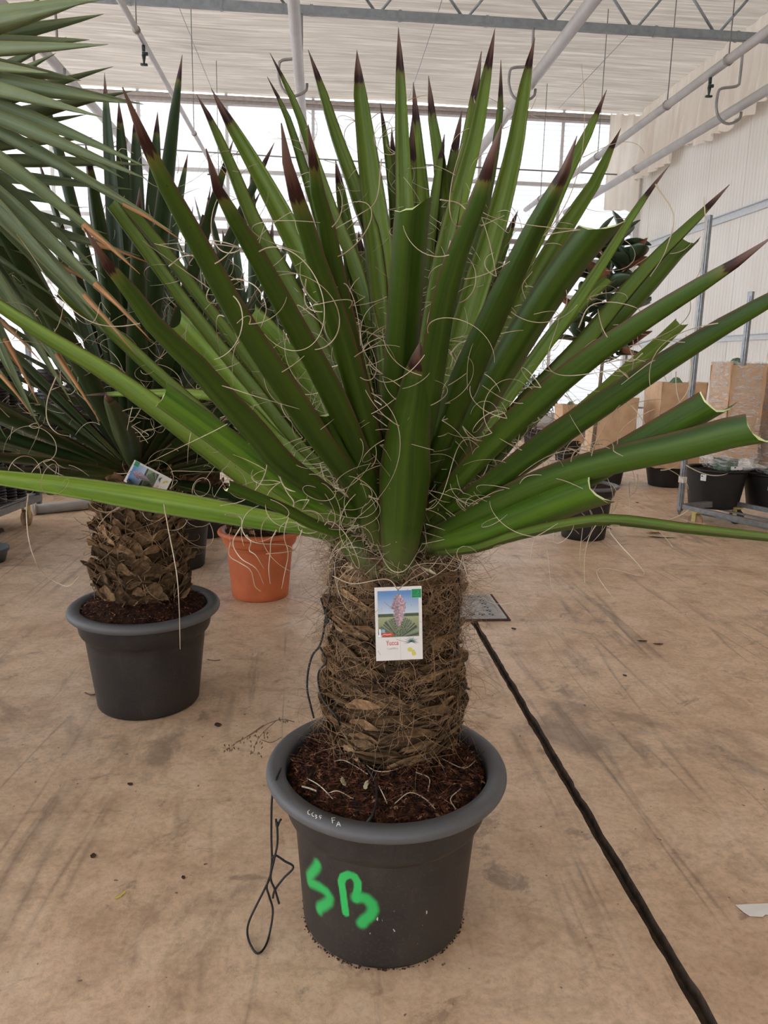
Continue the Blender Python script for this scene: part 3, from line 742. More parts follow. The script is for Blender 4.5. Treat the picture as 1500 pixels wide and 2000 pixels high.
# pot body: finer towards the front where the spray paint sits
def build_front_pot():
    prof = dense(body, .0035); az = atan2(-PC.y, -PC.x)
    th = []; a = -pi
    while a < pi - .004: th.append(a); a += .011 if abs(a + .25) < .75 else .05
    vs = [V((r * cos(az + t), r * sin(az + t), z)) for (r, z) in prof for t in th]; n = len(th)
    fs = [(i * n + j, i * n + (j + 1) % n, (i + 1) * n + (j + 1) % n, (i + 1) * n + j) for i in range(len(prof) - 1) for j in range(n)]
    bv = BVHTree.FromPolygons([v + PC for v in vs], fs)
    S_ = [(410, 190), (395, 235), (330, 310), (290, 370), (300, 430), (360, 455), (450, 500), (530, 560), (570, 630), (560, 690), (500, 735), (440, 765), (430, 800)]
    B1 = [(785, 840), (765, 700), (745, 540), (725, 430), (750, 360), (820, 330), (900, 355), (945, 430), (945, 520), (925, 600), (920, 660)]
    B2 = [(925, 640), (980, 630), (1060, 650), (1130, 720), (1150, 800), (1110, 880), (1040, 930), (1000, 980)]
    def conv(l): 
        out = []
        for x, y in l:
            h, _ = surf_hit(bv, 560 + x / 6.818, 1660 + y / 6.818); h = h - PC; out.append((atan2(h.y, h.x) - az, h.z))
        return out
    strokes = [(conv(S_), .0044, .0145, .9), (conv(B1), .0076, .0026, 1.0), (conv(B2), .0060, .0130, .95)]
    RM = .215; att = []
    def sd(p, a, b):
        dx, dy = b[0] - a[0], b[1] - a[1]; t = max(0, min(1, ((p[0] - a[0]) * dx + (p[1] - a[1]) * dy) / (dx * dx + dy * dy + 1e-12))); return hypot(p[0] - a[0] - t * dx, p[1] - a[1] - t * dy)
    for (r, z) in prof:
        for t in th:
            k = 0.0
            if abs(t + .25) < .8 and .03 < z < .32:
                for pl, hw, soft, top in strokes:
                    q = [(x * RM, y) for x, y in pl]; d = min(sd((t * RM, z), q[i], q[i + 1]) for i in range(len(q) - 1))
                    x = (d - hw) / soft; g = 1.0 if x < 0 else max(0.0, 1 - x); g = g * g * (3 - 2 * g); k = max(k, g * top)
            sp = 1.0 if (-.15 < t < .55 and .06 < z < .16) else 0.0
            att.append((k, sp, 0))
    mb = MB(); mb.add(vs, fs, 0, att)
    po = mb.build('pot', M['pot'], front, attr='spray')
    mb = MB(); mb.lathe(rim, n=96); ro = mb.build('rim', M['pot_rim'], po, label='grey rolled rim with chalk letters')
    allv = [V(v) + PC for v in mb.v]; rb_ = BVHTree.FromPolygons(allv, mb.f)
    return po, ro, bv, rb_
fpot, frim, bv_body, bv_rim = build_front_pot()
# chalk letters on the rim
CH = [[(168, 120), (155, 130), (156, 148), (172, 156)], [(196, 138), (184, 148), (188, 164), (202, 168)], [(208, 156), (221, 160), (212, 168), (222, 176), (210, 183)], [(257, 162), (241, 160), (239, 171), (253, 175), (244, 187)],
      [(330, 178), (336, 216)], [(330, 179), (356, 177)], [(333, 197), (352, 194)], [(364, 241), (379, 204), (394, 240)], [(369, 228), (389, 226)]]
mb = MB()
for st_ in CH:
    pts = []
    for a, b in zip(st_[:-1], st_[1:]):
        for k in range(4): pts.append((a[0] + (b[0] - a[0]) * k / 4, a[1] + (b[1] - a[1]) * k / 4))
    pts.append(st_[-1]); P3 = []
    for x, y in pts:
        h, nn = surf_hit(bv_rim, 560 + x / 3.75, 1550 + y / 3.75)
        if h is not None: P3.append(h - PC)
    if len(P3) > 1: mb.tube(P3, .0009, 5)
mb.build('chalk_writing', M['chalk'], frim)
# trunk, slightly right of the pot's middle
tc = at(774, 1250, 1.0); tc = onY(771, 1250, PC.y + .075); TCX, TCY = tc.x - PC.x, tc.y - PC.y
SZ = PH - .028
TZ0, TZ1 = SZ + .012, .905
def frad(t): return .125 + .038 * (1 - t) ** 1.1 - .040 * max(0, 1 - t * 5) ** 1.5
fsoil = make_soil(front, PR - .046, SZ, frr, .055, 6500, .0042)
sm_f = scale_meshes(10, .098, .038)
ftrunk = make_trunk(front, TZ0, TZ1, frad, TCX, TCY, 19, 17, sm_f, frr, fuzz=2900, fr=.0006)
# leaves: image outline of every blade -> real blade of known length
CROWN = V((tc.x, tc.y, .945))
def cam_depth(p): return project(p)[2]
def leaf3d(tip, mids, L, side, base=None):
    d = ray(*tip).normalized()
    if base: B = base
    else: B = CROWN.copy()
    for it in range(3):
        o = ORG - B; b = o.dot(d); c = o.dot(o) - L * L; disc = b * b - c
        s = -b if disc < 0 else (-b + sqrt(disc) if side == 'f' else -b - sqrt(disc))
        T = ORG + d * s
        if base: break
        h = V((T.x - CROWN.x, T.y - CROWN.y, 0)); el = (T.z - CROWN.z) / max((T - CROWN).length, .01)
        B = CROWN + h.normalized() * (.085 * min(1, 1.25 - max(el, 0))) + V((0, 0, -.075 + .13 * max(el, -.2)))
    bx, by, bz = project(B); tz = project(T)[2]
    pts2 = [(bx, by)] + list(mids[::-1]) + [tip]
    al = [0]
    for a, b2 in zip(pts2[:-1], pts2[1:]): al.append(al[-1] + hypot(b2[0] - a[0], b2[1] - a[1]))
    P = [B]
    for (x, y), s_ in zip(pts2[1:-1], al[1:-1]):
        f = s_ / al[-1]; iz = (1 - f) / bz + f / tz; P.append(at(x, y, 1 / iz))
    P.append(T); return crom(P, 20)
UP = V((0, 0, 1))
def leaf_frame(P, wproj, Wfull):
    """side / normal along the blade, rolled so that its seen width is wproj of Wfull"""
    out = []; n = len(P) - 1; ct = min(1.0, wproj / Wfull); stn = sqrt(max(0, 1 - ct * ct))
    d0 = (P[-1] - P[0]).normalized(); mid = P[n // 2]
    up = UP if abs(d0.z) < .97 else -V((mid.x - CROWN.x, mid.y - CROWN.y, 0)).normalized()
    rad_ = V((mid.x - CROWN.x, mid.y - CROWN.y, 0)); up = (UP * .9 - rad_.normalized() * .5)
    for i in range(n + 1):
        d = (P[min(i + 1, n)] - P[max(i - 1, 0)]).normalized(); nu = (up - d * up.dot(d)).normalized(); snat = d.cross(nu)
        vw = (P[i] - ORG).normalized(); sc = d.cross(vw).normalized()
        if i == 0 and not out:
            flip = 1 if sc.dot(snat) >= 0 else -1
        sc = sc * flip; e = d.cross(sc).normalized(); sg = 1 if snat.dot(e) >= 0 else -1
        if i == 0: sgn = sg
        s = (sc * ct + e * (sgn * stn)).normalized(); q = s.cross(d).normalized()
        if i == 0: qs = 1 if q.dot(nu) >= 0 else -1
        out.append((s, q * qs))
    return out
n_, c_ = 'n', 'c'
LV = [  # tip, points towards the base, seen width px, length m, near/far, cut slant or None, tint (pale blades, some brightened further as if lit), base px (optional)
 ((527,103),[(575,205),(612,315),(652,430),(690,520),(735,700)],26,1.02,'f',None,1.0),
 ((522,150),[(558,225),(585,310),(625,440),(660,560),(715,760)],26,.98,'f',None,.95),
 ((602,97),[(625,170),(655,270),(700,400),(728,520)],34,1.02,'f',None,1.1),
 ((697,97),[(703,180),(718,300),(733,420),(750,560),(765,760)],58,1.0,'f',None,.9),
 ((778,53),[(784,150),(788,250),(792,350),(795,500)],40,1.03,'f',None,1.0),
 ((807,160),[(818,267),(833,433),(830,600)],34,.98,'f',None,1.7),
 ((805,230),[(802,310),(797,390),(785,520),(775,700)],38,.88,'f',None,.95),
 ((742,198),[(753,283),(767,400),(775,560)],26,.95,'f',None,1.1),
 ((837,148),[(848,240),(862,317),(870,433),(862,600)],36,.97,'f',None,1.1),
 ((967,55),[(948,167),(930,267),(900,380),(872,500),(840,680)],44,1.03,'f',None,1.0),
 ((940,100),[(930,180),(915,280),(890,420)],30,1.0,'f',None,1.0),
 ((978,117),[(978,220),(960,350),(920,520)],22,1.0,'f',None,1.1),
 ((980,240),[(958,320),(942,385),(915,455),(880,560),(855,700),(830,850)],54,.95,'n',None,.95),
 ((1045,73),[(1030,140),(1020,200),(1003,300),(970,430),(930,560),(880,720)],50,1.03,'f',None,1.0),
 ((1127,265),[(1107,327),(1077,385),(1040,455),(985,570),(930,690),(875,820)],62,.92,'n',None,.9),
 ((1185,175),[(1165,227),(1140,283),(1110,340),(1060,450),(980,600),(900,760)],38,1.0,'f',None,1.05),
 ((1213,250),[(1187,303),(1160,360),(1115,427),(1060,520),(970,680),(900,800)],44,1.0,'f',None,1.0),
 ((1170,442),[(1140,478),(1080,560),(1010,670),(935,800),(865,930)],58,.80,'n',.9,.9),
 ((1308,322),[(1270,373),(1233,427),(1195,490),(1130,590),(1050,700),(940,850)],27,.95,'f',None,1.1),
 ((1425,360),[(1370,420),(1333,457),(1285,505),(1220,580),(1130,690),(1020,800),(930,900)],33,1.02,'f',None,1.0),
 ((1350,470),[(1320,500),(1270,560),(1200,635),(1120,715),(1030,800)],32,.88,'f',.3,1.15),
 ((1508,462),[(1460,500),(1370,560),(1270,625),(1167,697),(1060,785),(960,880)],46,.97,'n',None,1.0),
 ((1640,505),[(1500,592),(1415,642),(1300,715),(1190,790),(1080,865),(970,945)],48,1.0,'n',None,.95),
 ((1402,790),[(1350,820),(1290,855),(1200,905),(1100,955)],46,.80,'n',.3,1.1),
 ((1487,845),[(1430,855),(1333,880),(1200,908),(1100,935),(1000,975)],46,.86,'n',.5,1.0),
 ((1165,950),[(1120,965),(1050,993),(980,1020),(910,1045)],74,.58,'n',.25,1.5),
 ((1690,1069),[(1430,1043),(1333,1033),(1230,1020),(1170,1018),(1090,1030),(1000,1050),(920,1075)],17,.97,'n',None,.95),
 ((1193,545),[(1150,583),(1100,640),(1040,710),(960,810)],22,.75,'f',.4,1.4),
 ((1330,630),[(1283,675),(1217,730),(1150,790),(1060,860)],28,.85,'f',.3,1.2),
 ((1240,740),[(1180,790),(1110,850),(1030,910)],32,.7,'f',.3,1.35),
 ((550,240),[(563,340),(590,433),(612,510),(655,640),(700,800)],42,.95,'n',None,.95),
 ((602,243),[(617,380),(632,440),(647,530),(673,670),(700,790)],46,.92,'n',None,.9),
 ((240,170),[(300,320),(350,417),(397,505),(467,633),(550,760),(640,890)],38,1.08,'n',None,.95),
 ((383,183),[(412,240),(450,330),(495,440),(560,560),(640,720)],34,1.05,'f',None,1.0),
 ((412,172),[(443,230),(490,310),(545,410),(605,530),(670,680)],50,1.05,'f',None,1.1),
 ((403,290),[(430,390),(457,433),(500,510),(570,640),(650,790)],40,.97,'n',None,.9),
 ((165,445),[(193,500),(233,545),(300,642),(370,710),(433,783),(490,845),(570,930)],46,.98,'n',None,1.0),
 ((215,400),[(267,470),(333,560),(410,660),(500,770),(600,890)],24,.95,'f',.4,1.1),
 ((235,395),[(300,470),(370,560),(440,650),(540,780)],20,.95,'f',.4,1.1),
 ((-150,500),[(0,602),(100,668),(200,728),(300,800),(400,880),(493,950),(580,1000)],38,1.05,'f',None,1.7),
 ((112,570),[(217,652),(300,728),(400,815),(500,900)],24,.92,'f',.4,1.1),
 ((318,772),[(383,818),(450,867),(510,912),(590,970)],50,.56,'n',.2,2.4),  # tint raised in place of light on this blade
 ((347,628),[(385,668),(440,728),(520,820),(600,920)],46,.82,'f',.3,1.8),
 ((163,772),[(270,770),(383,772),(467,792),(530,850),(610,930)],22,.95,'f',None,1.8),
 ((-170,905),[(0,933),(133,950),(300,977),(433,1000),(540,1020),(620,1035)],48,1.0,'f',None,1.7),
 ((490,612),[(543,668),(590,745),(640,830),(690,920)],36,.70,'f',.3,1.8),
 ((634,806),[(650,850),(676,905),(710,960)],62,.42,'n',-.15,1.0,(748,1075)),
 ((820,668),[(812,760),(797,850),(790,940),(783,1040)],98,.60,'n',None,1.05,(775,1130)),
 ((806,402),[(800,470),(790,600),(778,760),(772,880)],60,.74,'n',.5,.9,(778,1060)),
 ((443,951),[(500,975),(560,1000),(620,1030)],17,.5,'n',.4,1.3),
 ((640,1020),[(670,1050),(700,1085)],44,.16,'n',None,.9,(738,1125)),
]
FILL = [(655,310),(868,262),(1003,330),(720,330),(1012,410),(575,345),(902,215),(1060,400),(480,420),(765,250),(1055,585),(470,590),(430,690),(1140,690),(1010,520),(550,520),(620,560),(950,430),(700,450),(850,400),(1105,520),(520,700),(1080,760),(470,800),(1130,840),(1210,640),(390,650),(760,420),(900,500),(655,640),(960,640)]
for q in FILL: LV.append((q, [], frr.uniform(30, 46), frr.uniform(.8, .97), 'f', None, frr.uniform(.8, 1.1)))
leaf_info = []
for li, e in enumerate(LV):
    tip, mids, wpx, L, side, slant, tint = e[:7]
    base = at(e[7][0], e[7][1], cam_depth(CROWN) - .105) if len(e) > 7 else None
    P, LL = leaf3d(tip, mids, L, side, base)
    zm = cam_depth(P[12]); wp = wpx * zm / FPX * 1.14; Wf = max(.058 if wpx >= 30 else (.040 if wpx >= 20 else .028), wp)
    fr_ = leaf_frame(P, wp, Wf); cut = slant is not None
    wf = width_leaf(Wf, cut, .5 if base is None else .62, .55 if cut else .50)
    sl = 0.0 if not cut else slant * (1 if fr_[-1][0].dot(CM.to_3x3() @ V((1, 0, 0))) > 0 else -1)
    cup = .42 if base is None else .26
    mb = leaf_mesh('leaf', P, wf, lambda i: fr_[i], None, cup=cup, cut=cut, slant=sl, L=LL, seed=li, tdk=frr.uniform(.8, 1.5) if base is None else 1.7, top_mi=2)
    o = mb.build('leaf', [M['leaf'], M['flesh'], M['leaf_top_lit']], front, attr='luv', origin=PC)
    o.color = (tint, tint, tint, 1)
    if cut: o['label'] = 'blade with a pale cut end'
    fb = MB(); leaf_fibers(fb, P, wf, lambda i: fr_[i], frr, frr.randint(9, 18), 1.0, .00078)
    if li % 2 == 0: leaf_fibers(fb, P, wf, lambda i: fr_[i], frr, 10, .45, .0006, .1, .5)
    fb.build('leaf_fibers', M['fiber'], o, origin=PC, kind='stuff')
# large loose curls that the photograph shows one by one
CURLS = [[(598,545),(595,585),(608,605),(640,608),(670,590),(690,555),(702,542)], [(590,690),(605,712),(640,718),(680,705),(720,680),(745,665)], [(625,905),(640,945),(680,960),(740,975),(770,980),(780,965)],
 [(750,665),(768,700),(778,740),(780,780)], [(1040,800),(990,805),(930,830),(880,870),(850,890)], [(880,690),(900,670),(940,660),(980,668),(998,680)], [(1190,775),(1230,790),(1260,830),(1270,870)],
 [(460,885),(500,860),(520,880),(516,930),(480,975),(430,988)], [(720,1010),(735,1060),(760,1110),(790,1115),(815,1080),(825,1060)], [(540,920),(560,960),(575,985),(560,1020),(555,1050),(563,1080),(556,1120),(550,1150)],
 [(55,965),(52,1000),(55,1045),(65,1085),(85,1120),(130,1145),(155,1125)], [(110,735),(93,780),(92,820),(110,845),(135,852)], [(935,345),(905,420),(890,480),(880,500)], [(745,310),(735,390),(700,420),(650,450)],
 [(830,1060),(880,1065),(930,1090),(960,1130)], [(320,985),(330,1040),(345,1120),(350,1190),(352,1268)], [(1280,360),(1315,420),(1300,490),(1270,540)], [(1375,385),(1378,450),(1370,520),(1345,570)], [(860,390),(900,400),(925,440),(915,490)],
 [(440,1005),(470,1010),(475,1040),(500,1060),(560,1065),(580,1080)], [(470,1030),(455,1060),(470,1090),(500,1110),(515,1140)],
 [(482,1045),(490,1060),(487,1075),(500,1085),(515,1110)], [(540,1035),(530,1055),(528,1080),(525,1110),(528,1140)], [(450,1060),(448,1085),(470,1100),(490,1115),(498,1145),(510,1155)], [(590,1035),(578,1070),(560,1078),(520,1082)],
 [(1340,655),(1350,700),(1345,760),(1310,800),(1270,812)], [(1255,690),(1235,705),(1200,700),(1180,690)], [(690,760),(720,775),(755,800),(790,850)], [(330,520),(360,500),(395,505),(420,540),(432,590)], [(430,560),(460,545),(500,560),(520,600),(510,640)], [(880,470),(870,520),(885,560),(875,600)], [(1010,640),(1030,600),(1020,560),(1040,530)], [(1130,640),(1150,600),(1190,590),(1240,600),(1260,620)]]
for cv in CURLS:
    z0 = cam_depth(CROWN) - frr.uniform(.08, .28)
    P, LL = crom([at(x, y, z0 + .03 * sin(i * 1.7)) for i, (x, y) in enumerate(cv)], 26)
    mb = MB(); mb.tube(P, [.0014 * (1.1 - .6 * i / 26) for i in range(27)], 5); mb.build('loose_fiber', M['fiber'], front, origin=PC)
SOILROOTS = [[(652, 1487), (672, 1485), (700, 1500), (718, 1512)], [(703, 1482), (735, 1506), (780, 1500), (828, 1470)], [(812, 1508), (838, 1520), (836, 1545)], [(860, 1480), (905, 1500), (930, 1485)], [(690, 1560), (660, 1545), (640, 1550)], [(770, 1570), (800, 1548), (830, 1560), (850, 1580)], [(600, 1520), (625, 1535), (650, 1560)], [(900, 1540), (880, 1560), (890, 1580)], [(740, 1535), (750, 1555), (756, 1570)]]
for l in SOILROOTS:
    mb = MB(); mb.tube(crom([soil_at(x, y, .008 + .005 * (k % 2)) for k, (x, y) in enumerate(l)], 18)[0], .0011, 5); mb.build('loose_root', M['fiber'], fsoil, origin=PC)
# dense hair at the crown
mb = MB()
for _ in range(900):
    a = frr.uniform(0, 2 * pi); r = frr.uniform(.05, .17); p = V((tc.x + cos(a) * r, tc.y + sin(a) * r, frr.uniform(.87, 1.06)))
    pts = fiber_curve(p, V((frr.gauss(0, 1), frr.gauss(0, 1), frr.gauss(0, 1))), frr, frr.uniform(.03, .16), frr.uniform(15, 60)); mb.tube(pts, .0007, 3, False)
mb.build('crown_hair', M['fiber'], front, origin=PC, kind='stuff')

# ---------------------------------------------------------------- things on the front plant
def card(name, corners, label, group, flip=1):
    """printed plant label: corners TL TR BR BL in world space"""
    TL, TR, BR, BL = corners; wv = ((TR - TL) + (BR - BL)) / 2; hv = ((BL - TL) + (BR - TR)) / 2
    Wd, Ht = wv.length, hv.length; x = wv.normalized(); y = -(hv - x * hv.dot(x)).normalized(); z = x.cross(y)
    c = (TL + TR + BR + BL) / 4
    root = bpy.data.objects.new(name, None); COL.objects.link(root); root.matrix_world = frame(c, x, y, z); tag(root, label, 'label', group)
    mb = MB(); mb.box((0, 0, 0), (Wd, Ht, .0008)); mb.build('card', M['card'], root, False)
    w2, h2 = Wd / 2, Ht / 2
    # picture: sky, trees, field, flower spike, spiky leaves
    rr = random.Random(3)
    x0, x1, y1, y0 = -w2 * .88, w2 * .86, h2 * .90, -h2 * .36
    spk = [(rr.uniform(-1, 1) * 1.25, rr.random()) for _ in range(60)]
    def ink(u, v):
        X = u * 2 - 1; nz = noise.noise(V((u * 40, v * 60, 0)))
        if v > .50: t = (v - .5) / .5; c = V((.55, .62, .68)).lerp(V((.10, .25, .52)), min(1, t * 1.15))
        elif v > .44: c = V((.05, .08, .035)) * (1 + .7 * nz)
        else: c = V((.34, .36, .19)).lerp(V((.16, .19, .09)), 1 - v / .44) * (1 + .3 * nz)
        # leaf rays from (0,.05)
        if v < .46:
            a = atan2(X * .9, v + .03); k = abs(sin(a * 15 + 2 * noise.noise(V((a * 3, 0, 0)))))
            rad = hypot(X * .42, v); lim = .43 + .07 * noise.noise(V((a * 9, 1, 0)))
            if rad < lim and k > .22: c = V((.045, .062, .045)).lerp(V((.30, .36, .22)), max(0, k - .62) * 2.2) * (1 - .35 * (1 - rad / .5))
        hw = .26 * min(1, (v - .22) / .25 + .15) if v < .6 else .33 * sqrt(max(0, 1 - ((v - .6) / .33) ** 2))
        if .2 < v < .93 and abs(X - .02) < hw * (1 + .35 * noise.noise(V((u * 22, v * 22, 7)))):
            g = noise.noise(V((u * 26, v * 30, 3))); c = V((.24, .15, .24)).lerp(V((.66, .46, .44)), min(1, max(0, .5 + 1.1 * g))) * (1.0 if X > 0 else .72)
        return (max(c.x, 0), max(c.y, 0), max(c.z, 0))
    mb = MB(); mb.grid(lambda u, v: V((x0 + (x1 - x0) * u, y0 + (y1 - y0) * v, .0008)), 64, 74, at=ink)
    mb.build('printed_picture', M['print'], root, attr='ink')
    def quad(nm, m, a, b, c2, d, z=.0011):
        q = MB(); q.add([(a, b, z), (c2, b, z), (c2, d, z), (a, d, z)], [(0, 1, 2, 3)]); return q.build(nm, m, root, False)
    quad('logo_border', M['light_green_ink'], w2 * .56, h2 * .68, w2 * .98, h2 * .925, .0011)
    quad('logo_square', M['green_ink'], w2 * .585, h2 * .70, w2 * .965, h2 * .92, .0013)
    mb = MB(); mb.tube([(w2 * .6, h2 * .76, .0014), (w2 * .9, h2 * .76, .0014)], .0004, 4); mb.tube(crom([(w2 * .78, h2 * .80, .0014), (w2 * .85, h2 * .83, .0014), (w2 * .84, h2 * .88, .0014)], 10)[0], .0004, 4); mb.build('logo_lines', M['light_green_ink'], root)
    quad('red_badge', M['red_ink'], -w2 * .74, -h2 * .335, -w2 * .26, -h2 * .235, .0011)
    quad('blue_patch', M['blue_ink'], -w2 * .78, -h2 * .23, -w2 * .60, -h2 * .14, .0011)
    mb = MB(); mb.tube([(-w2 * .80, -h2 * .32, .0012), (-w2 * .80, -h2 * .12, .0012)], w2 * .045, 8); mb.tube([(-w2 * .80, -h2 * .345, .0012), (-w2 * .80, -h2 * .29, .0012)], w2 * .085, 8); mb.build('thermometer', M['white_ink'], root)
    mb = MB(); mb.tube([(-w2 * .70, -h2 * .285, .0013), (-w2 * .60, -h2 * .275, .0013), (-w2 * .5, -h2 * .29, .0013), (-w2 * .4, -h2 * .278, .0013), (-w2 * .32, -h2 * .285, .0013)], .0006, 4); mb.build('badge_line', M['white_ink'], root)
    quad('fold_line', M['pale_ink'], w2 * .045, -h2 * .99, w2 * .06, -h2 * .38, .0009)
    def text(s, size, px_, py_, m, nm):
        cu = bpy.data.curves.new(nm, 'FONT'); cu.body = s; cu.size = size; cu.align_x = 'CENTER'; cu.extrude = .0002; cu.materials.append(m)
        t0 = bpy.data.objects.new(nm, cu); COL.objects.link(t0); me = bpy.data.meshes.new_from_object(t0.evaluated_get(bpy.context.evaluated_depsgraph_get())); bpy.data.objects.remove(t0); o = bpy.data.objects.new(nm, me); COL.objects.link(o); o.parent = root; o.location = (px_, py_, .0008); o.scale = (.86, 1.15, 1)
    text('Yucca', Ht * .082, -w2 * .30, -h2 * .58, M['red_ink'], 'plant_name')
    text('Yucca filifera', Ht * .036, -w2 * .30, -h2 * .70, M['pale_ink'], 'latin_name')
    mb = MB(); cx_, cy_ = w2 * .52, -h2 * .50
    for k in range(13):
        a = pi * (-.15 + 1.3 * k / 12); Lq = w2 * (.30 + .06 * (k % 2)); tx, ty = cx_ + cos(a) * Lq, cy_ + sin(a) * Lq * .75 - (abs(cos(a)) ** 3) * .002
        nx, ny = -sin(a) * .0012, cos(a) * .0012
        mb.add([(cx_ + nx, cy_ + ny, .0009), (tx, ty, .0009), (cx_ - nx, cy_ - ny, .0009)], [(0, 2, 1)])
    mb.build('plant_drawing', M['leaf_ink'], root, False)
    mb = MB()
    mb.lathe([(.0001, .0010), (w2 * .10, .0010)], (w2 * .45, -h2 * .72, 0), 14); mb.lathe([(.0001, .0011), (w2 * .07, .0011)], (w2 * .58, -h2 * .77, 0), 12); mb.lathe([(.0001, .0010), (w2 * .09, .0010)], (w2 * .62, -h2 * .84, 0), 12)
    mb.build('flower_drawing', M['yellow_ink'], root, False)
    mb = MB(); mb.lathe([(.0001, .0012), (.0016, .0012)], (0, h2 * .915, 0), 10); mb.build('punched_hole', M['dark_ink'], root, False)
    return root
yt = tc.y - .205
tagF = card('plant_label', [onY(731, 1148, yt + .006), onY(822, 1144, yt + .006), onY(827, 1287, yt - .008), onY(735, 1291, yt - .008)], 'upright white plant label with flower picture on the front yucca trunk', 'plant labels')
mb = MB(); hole = onY(777, 1152, yt + .004)
P = crom([onY(650, 1125, yt + .06), onY(690, 1140, yt + .03), onY(755, 1131, yt + .01), hole], 20)[0]; mb.tube(P, .0011, 5)
P = crom([onY(860, 1085, yt + .05), onY(840, 1110, yt + .03), onY(800, 1133, yt + .01), hole], 20)[0]; mb.tube(P, .0011, 5)
mb.build('tie_thread', M['fiber'], tagF, origin=None).matrix_world = Matrix.Identity(4)
# black cords
def cord(name, lines, label, r=.0026, grp='black cords on the front plant'):
    mb = MB()
    for k, l in enumerate(lines): P, L_ = crom(l, max(8, len(l) * 7)); mb.tube(P, r, 7)
    return tag(mb.build(name, M['cord']), label, 'cord', grp)
def onbark(px, py, off=.02):
    """point on the bark's hull under a pixel"""
    d = ray(px, py); ox, oy = -tc.x, -tc.y; best = None
    for it in range(1):
        rr_ = .165
        for k in range(4):
            a = d.x ** 2 + d.y ** 2; b = ox * d.x + oy * d.y; c = ox * ox + oy * oy - (rr_ + off) ** 2; D = b * b - a * c
            if D < 0: s = -b / a
            else: s = (-b - sqrt(D)) / a
            p = ORG + d * s; rr_ = frad(min(max((p.z - TZ0) / (TZ1 - TZ0), 0), 1)) + .012
    return p
def onsoil(px, py): return soil_at(px, py, .009)
A1 = [onbark(x, y) for x, y in ((672, 1092), (660, 1096), (650, 1130), (643, 1165), (637, 1200), (632, 1235), (624, 1262), (610, 1280), (602, 1310), (600, 1345), (606, 1375), (613, 1402))]
A2 = [onbark(x, y) for x, y in ((624, 1262), (634, 1282), (636, 1294), (623, 1312), (622, 1335), (630, 1365), (645, 1385), (660, 1405))] + [onsoil(x, y) for x, y in ((672, 1440), (705, 1485), (732, 1525), (735, 1565))] + [onz(727, 1592, PH + .006), onz(711, 1612, PH - .012)]
A3 = [onbark(x, y) for x, y in ((627, 1168), (632, 1185), (638, 1205))]
A4 = [onbark(x, y, .022) for x, y in ((634, 1198), (640, 1205), (634, 1212), (642, 1212), (635, 1220))]
cord('trunk_cord', [A1, A2, A3, A4], 'black cord knotted on the left flank of the front yucca trunk')
cord('trunk_cord', [[onbark(x, y, .01) for x, y in ((892, 1098), (897, 1140), (897, 1190), (894, 1240), (893, 1284))], [onbark(x, y, .015) for x, y in ((904, 1338), (910, 1343), (916, 1346))]], 'black cord lying down the right flank of the front yucca trunk')
def drop(px, py, Y):
    p = onY(px, py, Y); return p if p.z > .006 else onz(px, py, .006)
yk = surf_hit(bv_rim, 541, 1520)[0]; yd = (yk.y if yk else PC.y - .05) - .005
R1 = [onsoil(560, 1470), onsoil(552, 1492)] + [surf_hit(bv_rim, x, y)[0] + V((-.002, -.002, .003)) for x, y in ((549, 1505), (544, 1516), (541, 1523))] + [drop(x, y, yd) for x, y in ((536, 1532), (531, 1564), (530, 1627), (531, 1680), (527, 1713), (516, 1738), (489, 1793), (483, 1820), (488, 1843), (502, 1862), (516, 1852), (526, 1825), (533, 1780), (526, 1751), (521, 1732), (527, 1712))]
R2 = [drop(x, y, yd - .004) for x, y in ((541, 1606), (542, 1644), (537, 1673), (529, 1707), (530, 1722), (537, 1738), (545, 1765))]
R3 = [drop(x, y, yd - .002) for x, y in ((531, 1676), (539, 1671), (556, 1682), (573, 1694), (554, 1715), (537, 1738), (533, 1754))]
R4 = [drop(x, y, yd - .002) for x, y in ((539, 1600), (541, 1615), (546, 1604), (549, 1600))]
cord('rim_cord', [R1, R2, R3, R4], 'black cord looped and hanging over the left rim of the sprayed pot')
# bits on the soil
def flake(name, p, w_, l_, rz, m, label, cat, grp=None, tilt=.2, curl=.35):
    mb = MB(); rr = random.Random(int(p[0] * 991 + p[1] * 577))
    k = [rr.uniform(.8, 1.2) for _ in range(9)]
    def fn(u, v, o=0):
        ww = w_ * (sin(pi * (v * .86 + .10)) ** .8) * k[int(v * 8)]; x = (u - .5) * ww; y = (v - .5) * l_
        return V((x, y, curl * (x * x / w_ + (y * y) / l_ * .5) + .0015 + o))
    A = [fn(i / 4, j / 8) for j in range(9) for i in range(5)]; B = [a + V((0, 0, .0009)) for a in A]; fs = []
    for j in range(8):
        for i in range(4): c = j * 5 + i; fs += [(c, c + 5, c + 6, c + 1), (45 + c, 46 + c, 51 + c, 50 + c)]
    for j in range(8): fs += [(j * 5, 45 + j * 5, 50 + j * 5, j * 5 + 5), (j * 5 + 4, j * 5 + 9, 54 + j * 5, 49 + j * 5)]
    mb.add(A + B, fs); o = mb.build(name, m); o.location = p; o.rotation_euler = (tilt * .5, tilt, rz); return tag(o, label, cat, grp)
sp_ = lambda px, py: soil_at(px, py, .012)
flake('fallen_petal', sp_(669, 1528), .014, .026, .3, M['pale_petal'], 'pale pinkish petal on the soil of the sprayed pot, left one', 'petal', None, .5)
flake('fallen_petal', sp_(714, 1534), .010, .026, -.2, M['pale_petal'], 'narrow pale petal on the soil beside the black cord', 'petal', None, .5)
flake('pale_flower_scrap', onbark(836, 1117, .03), .016, .034, 1.2, M['pale_petal'], 'cream flower scrap caught at the top of the front trunk', 'petal', None, .7)
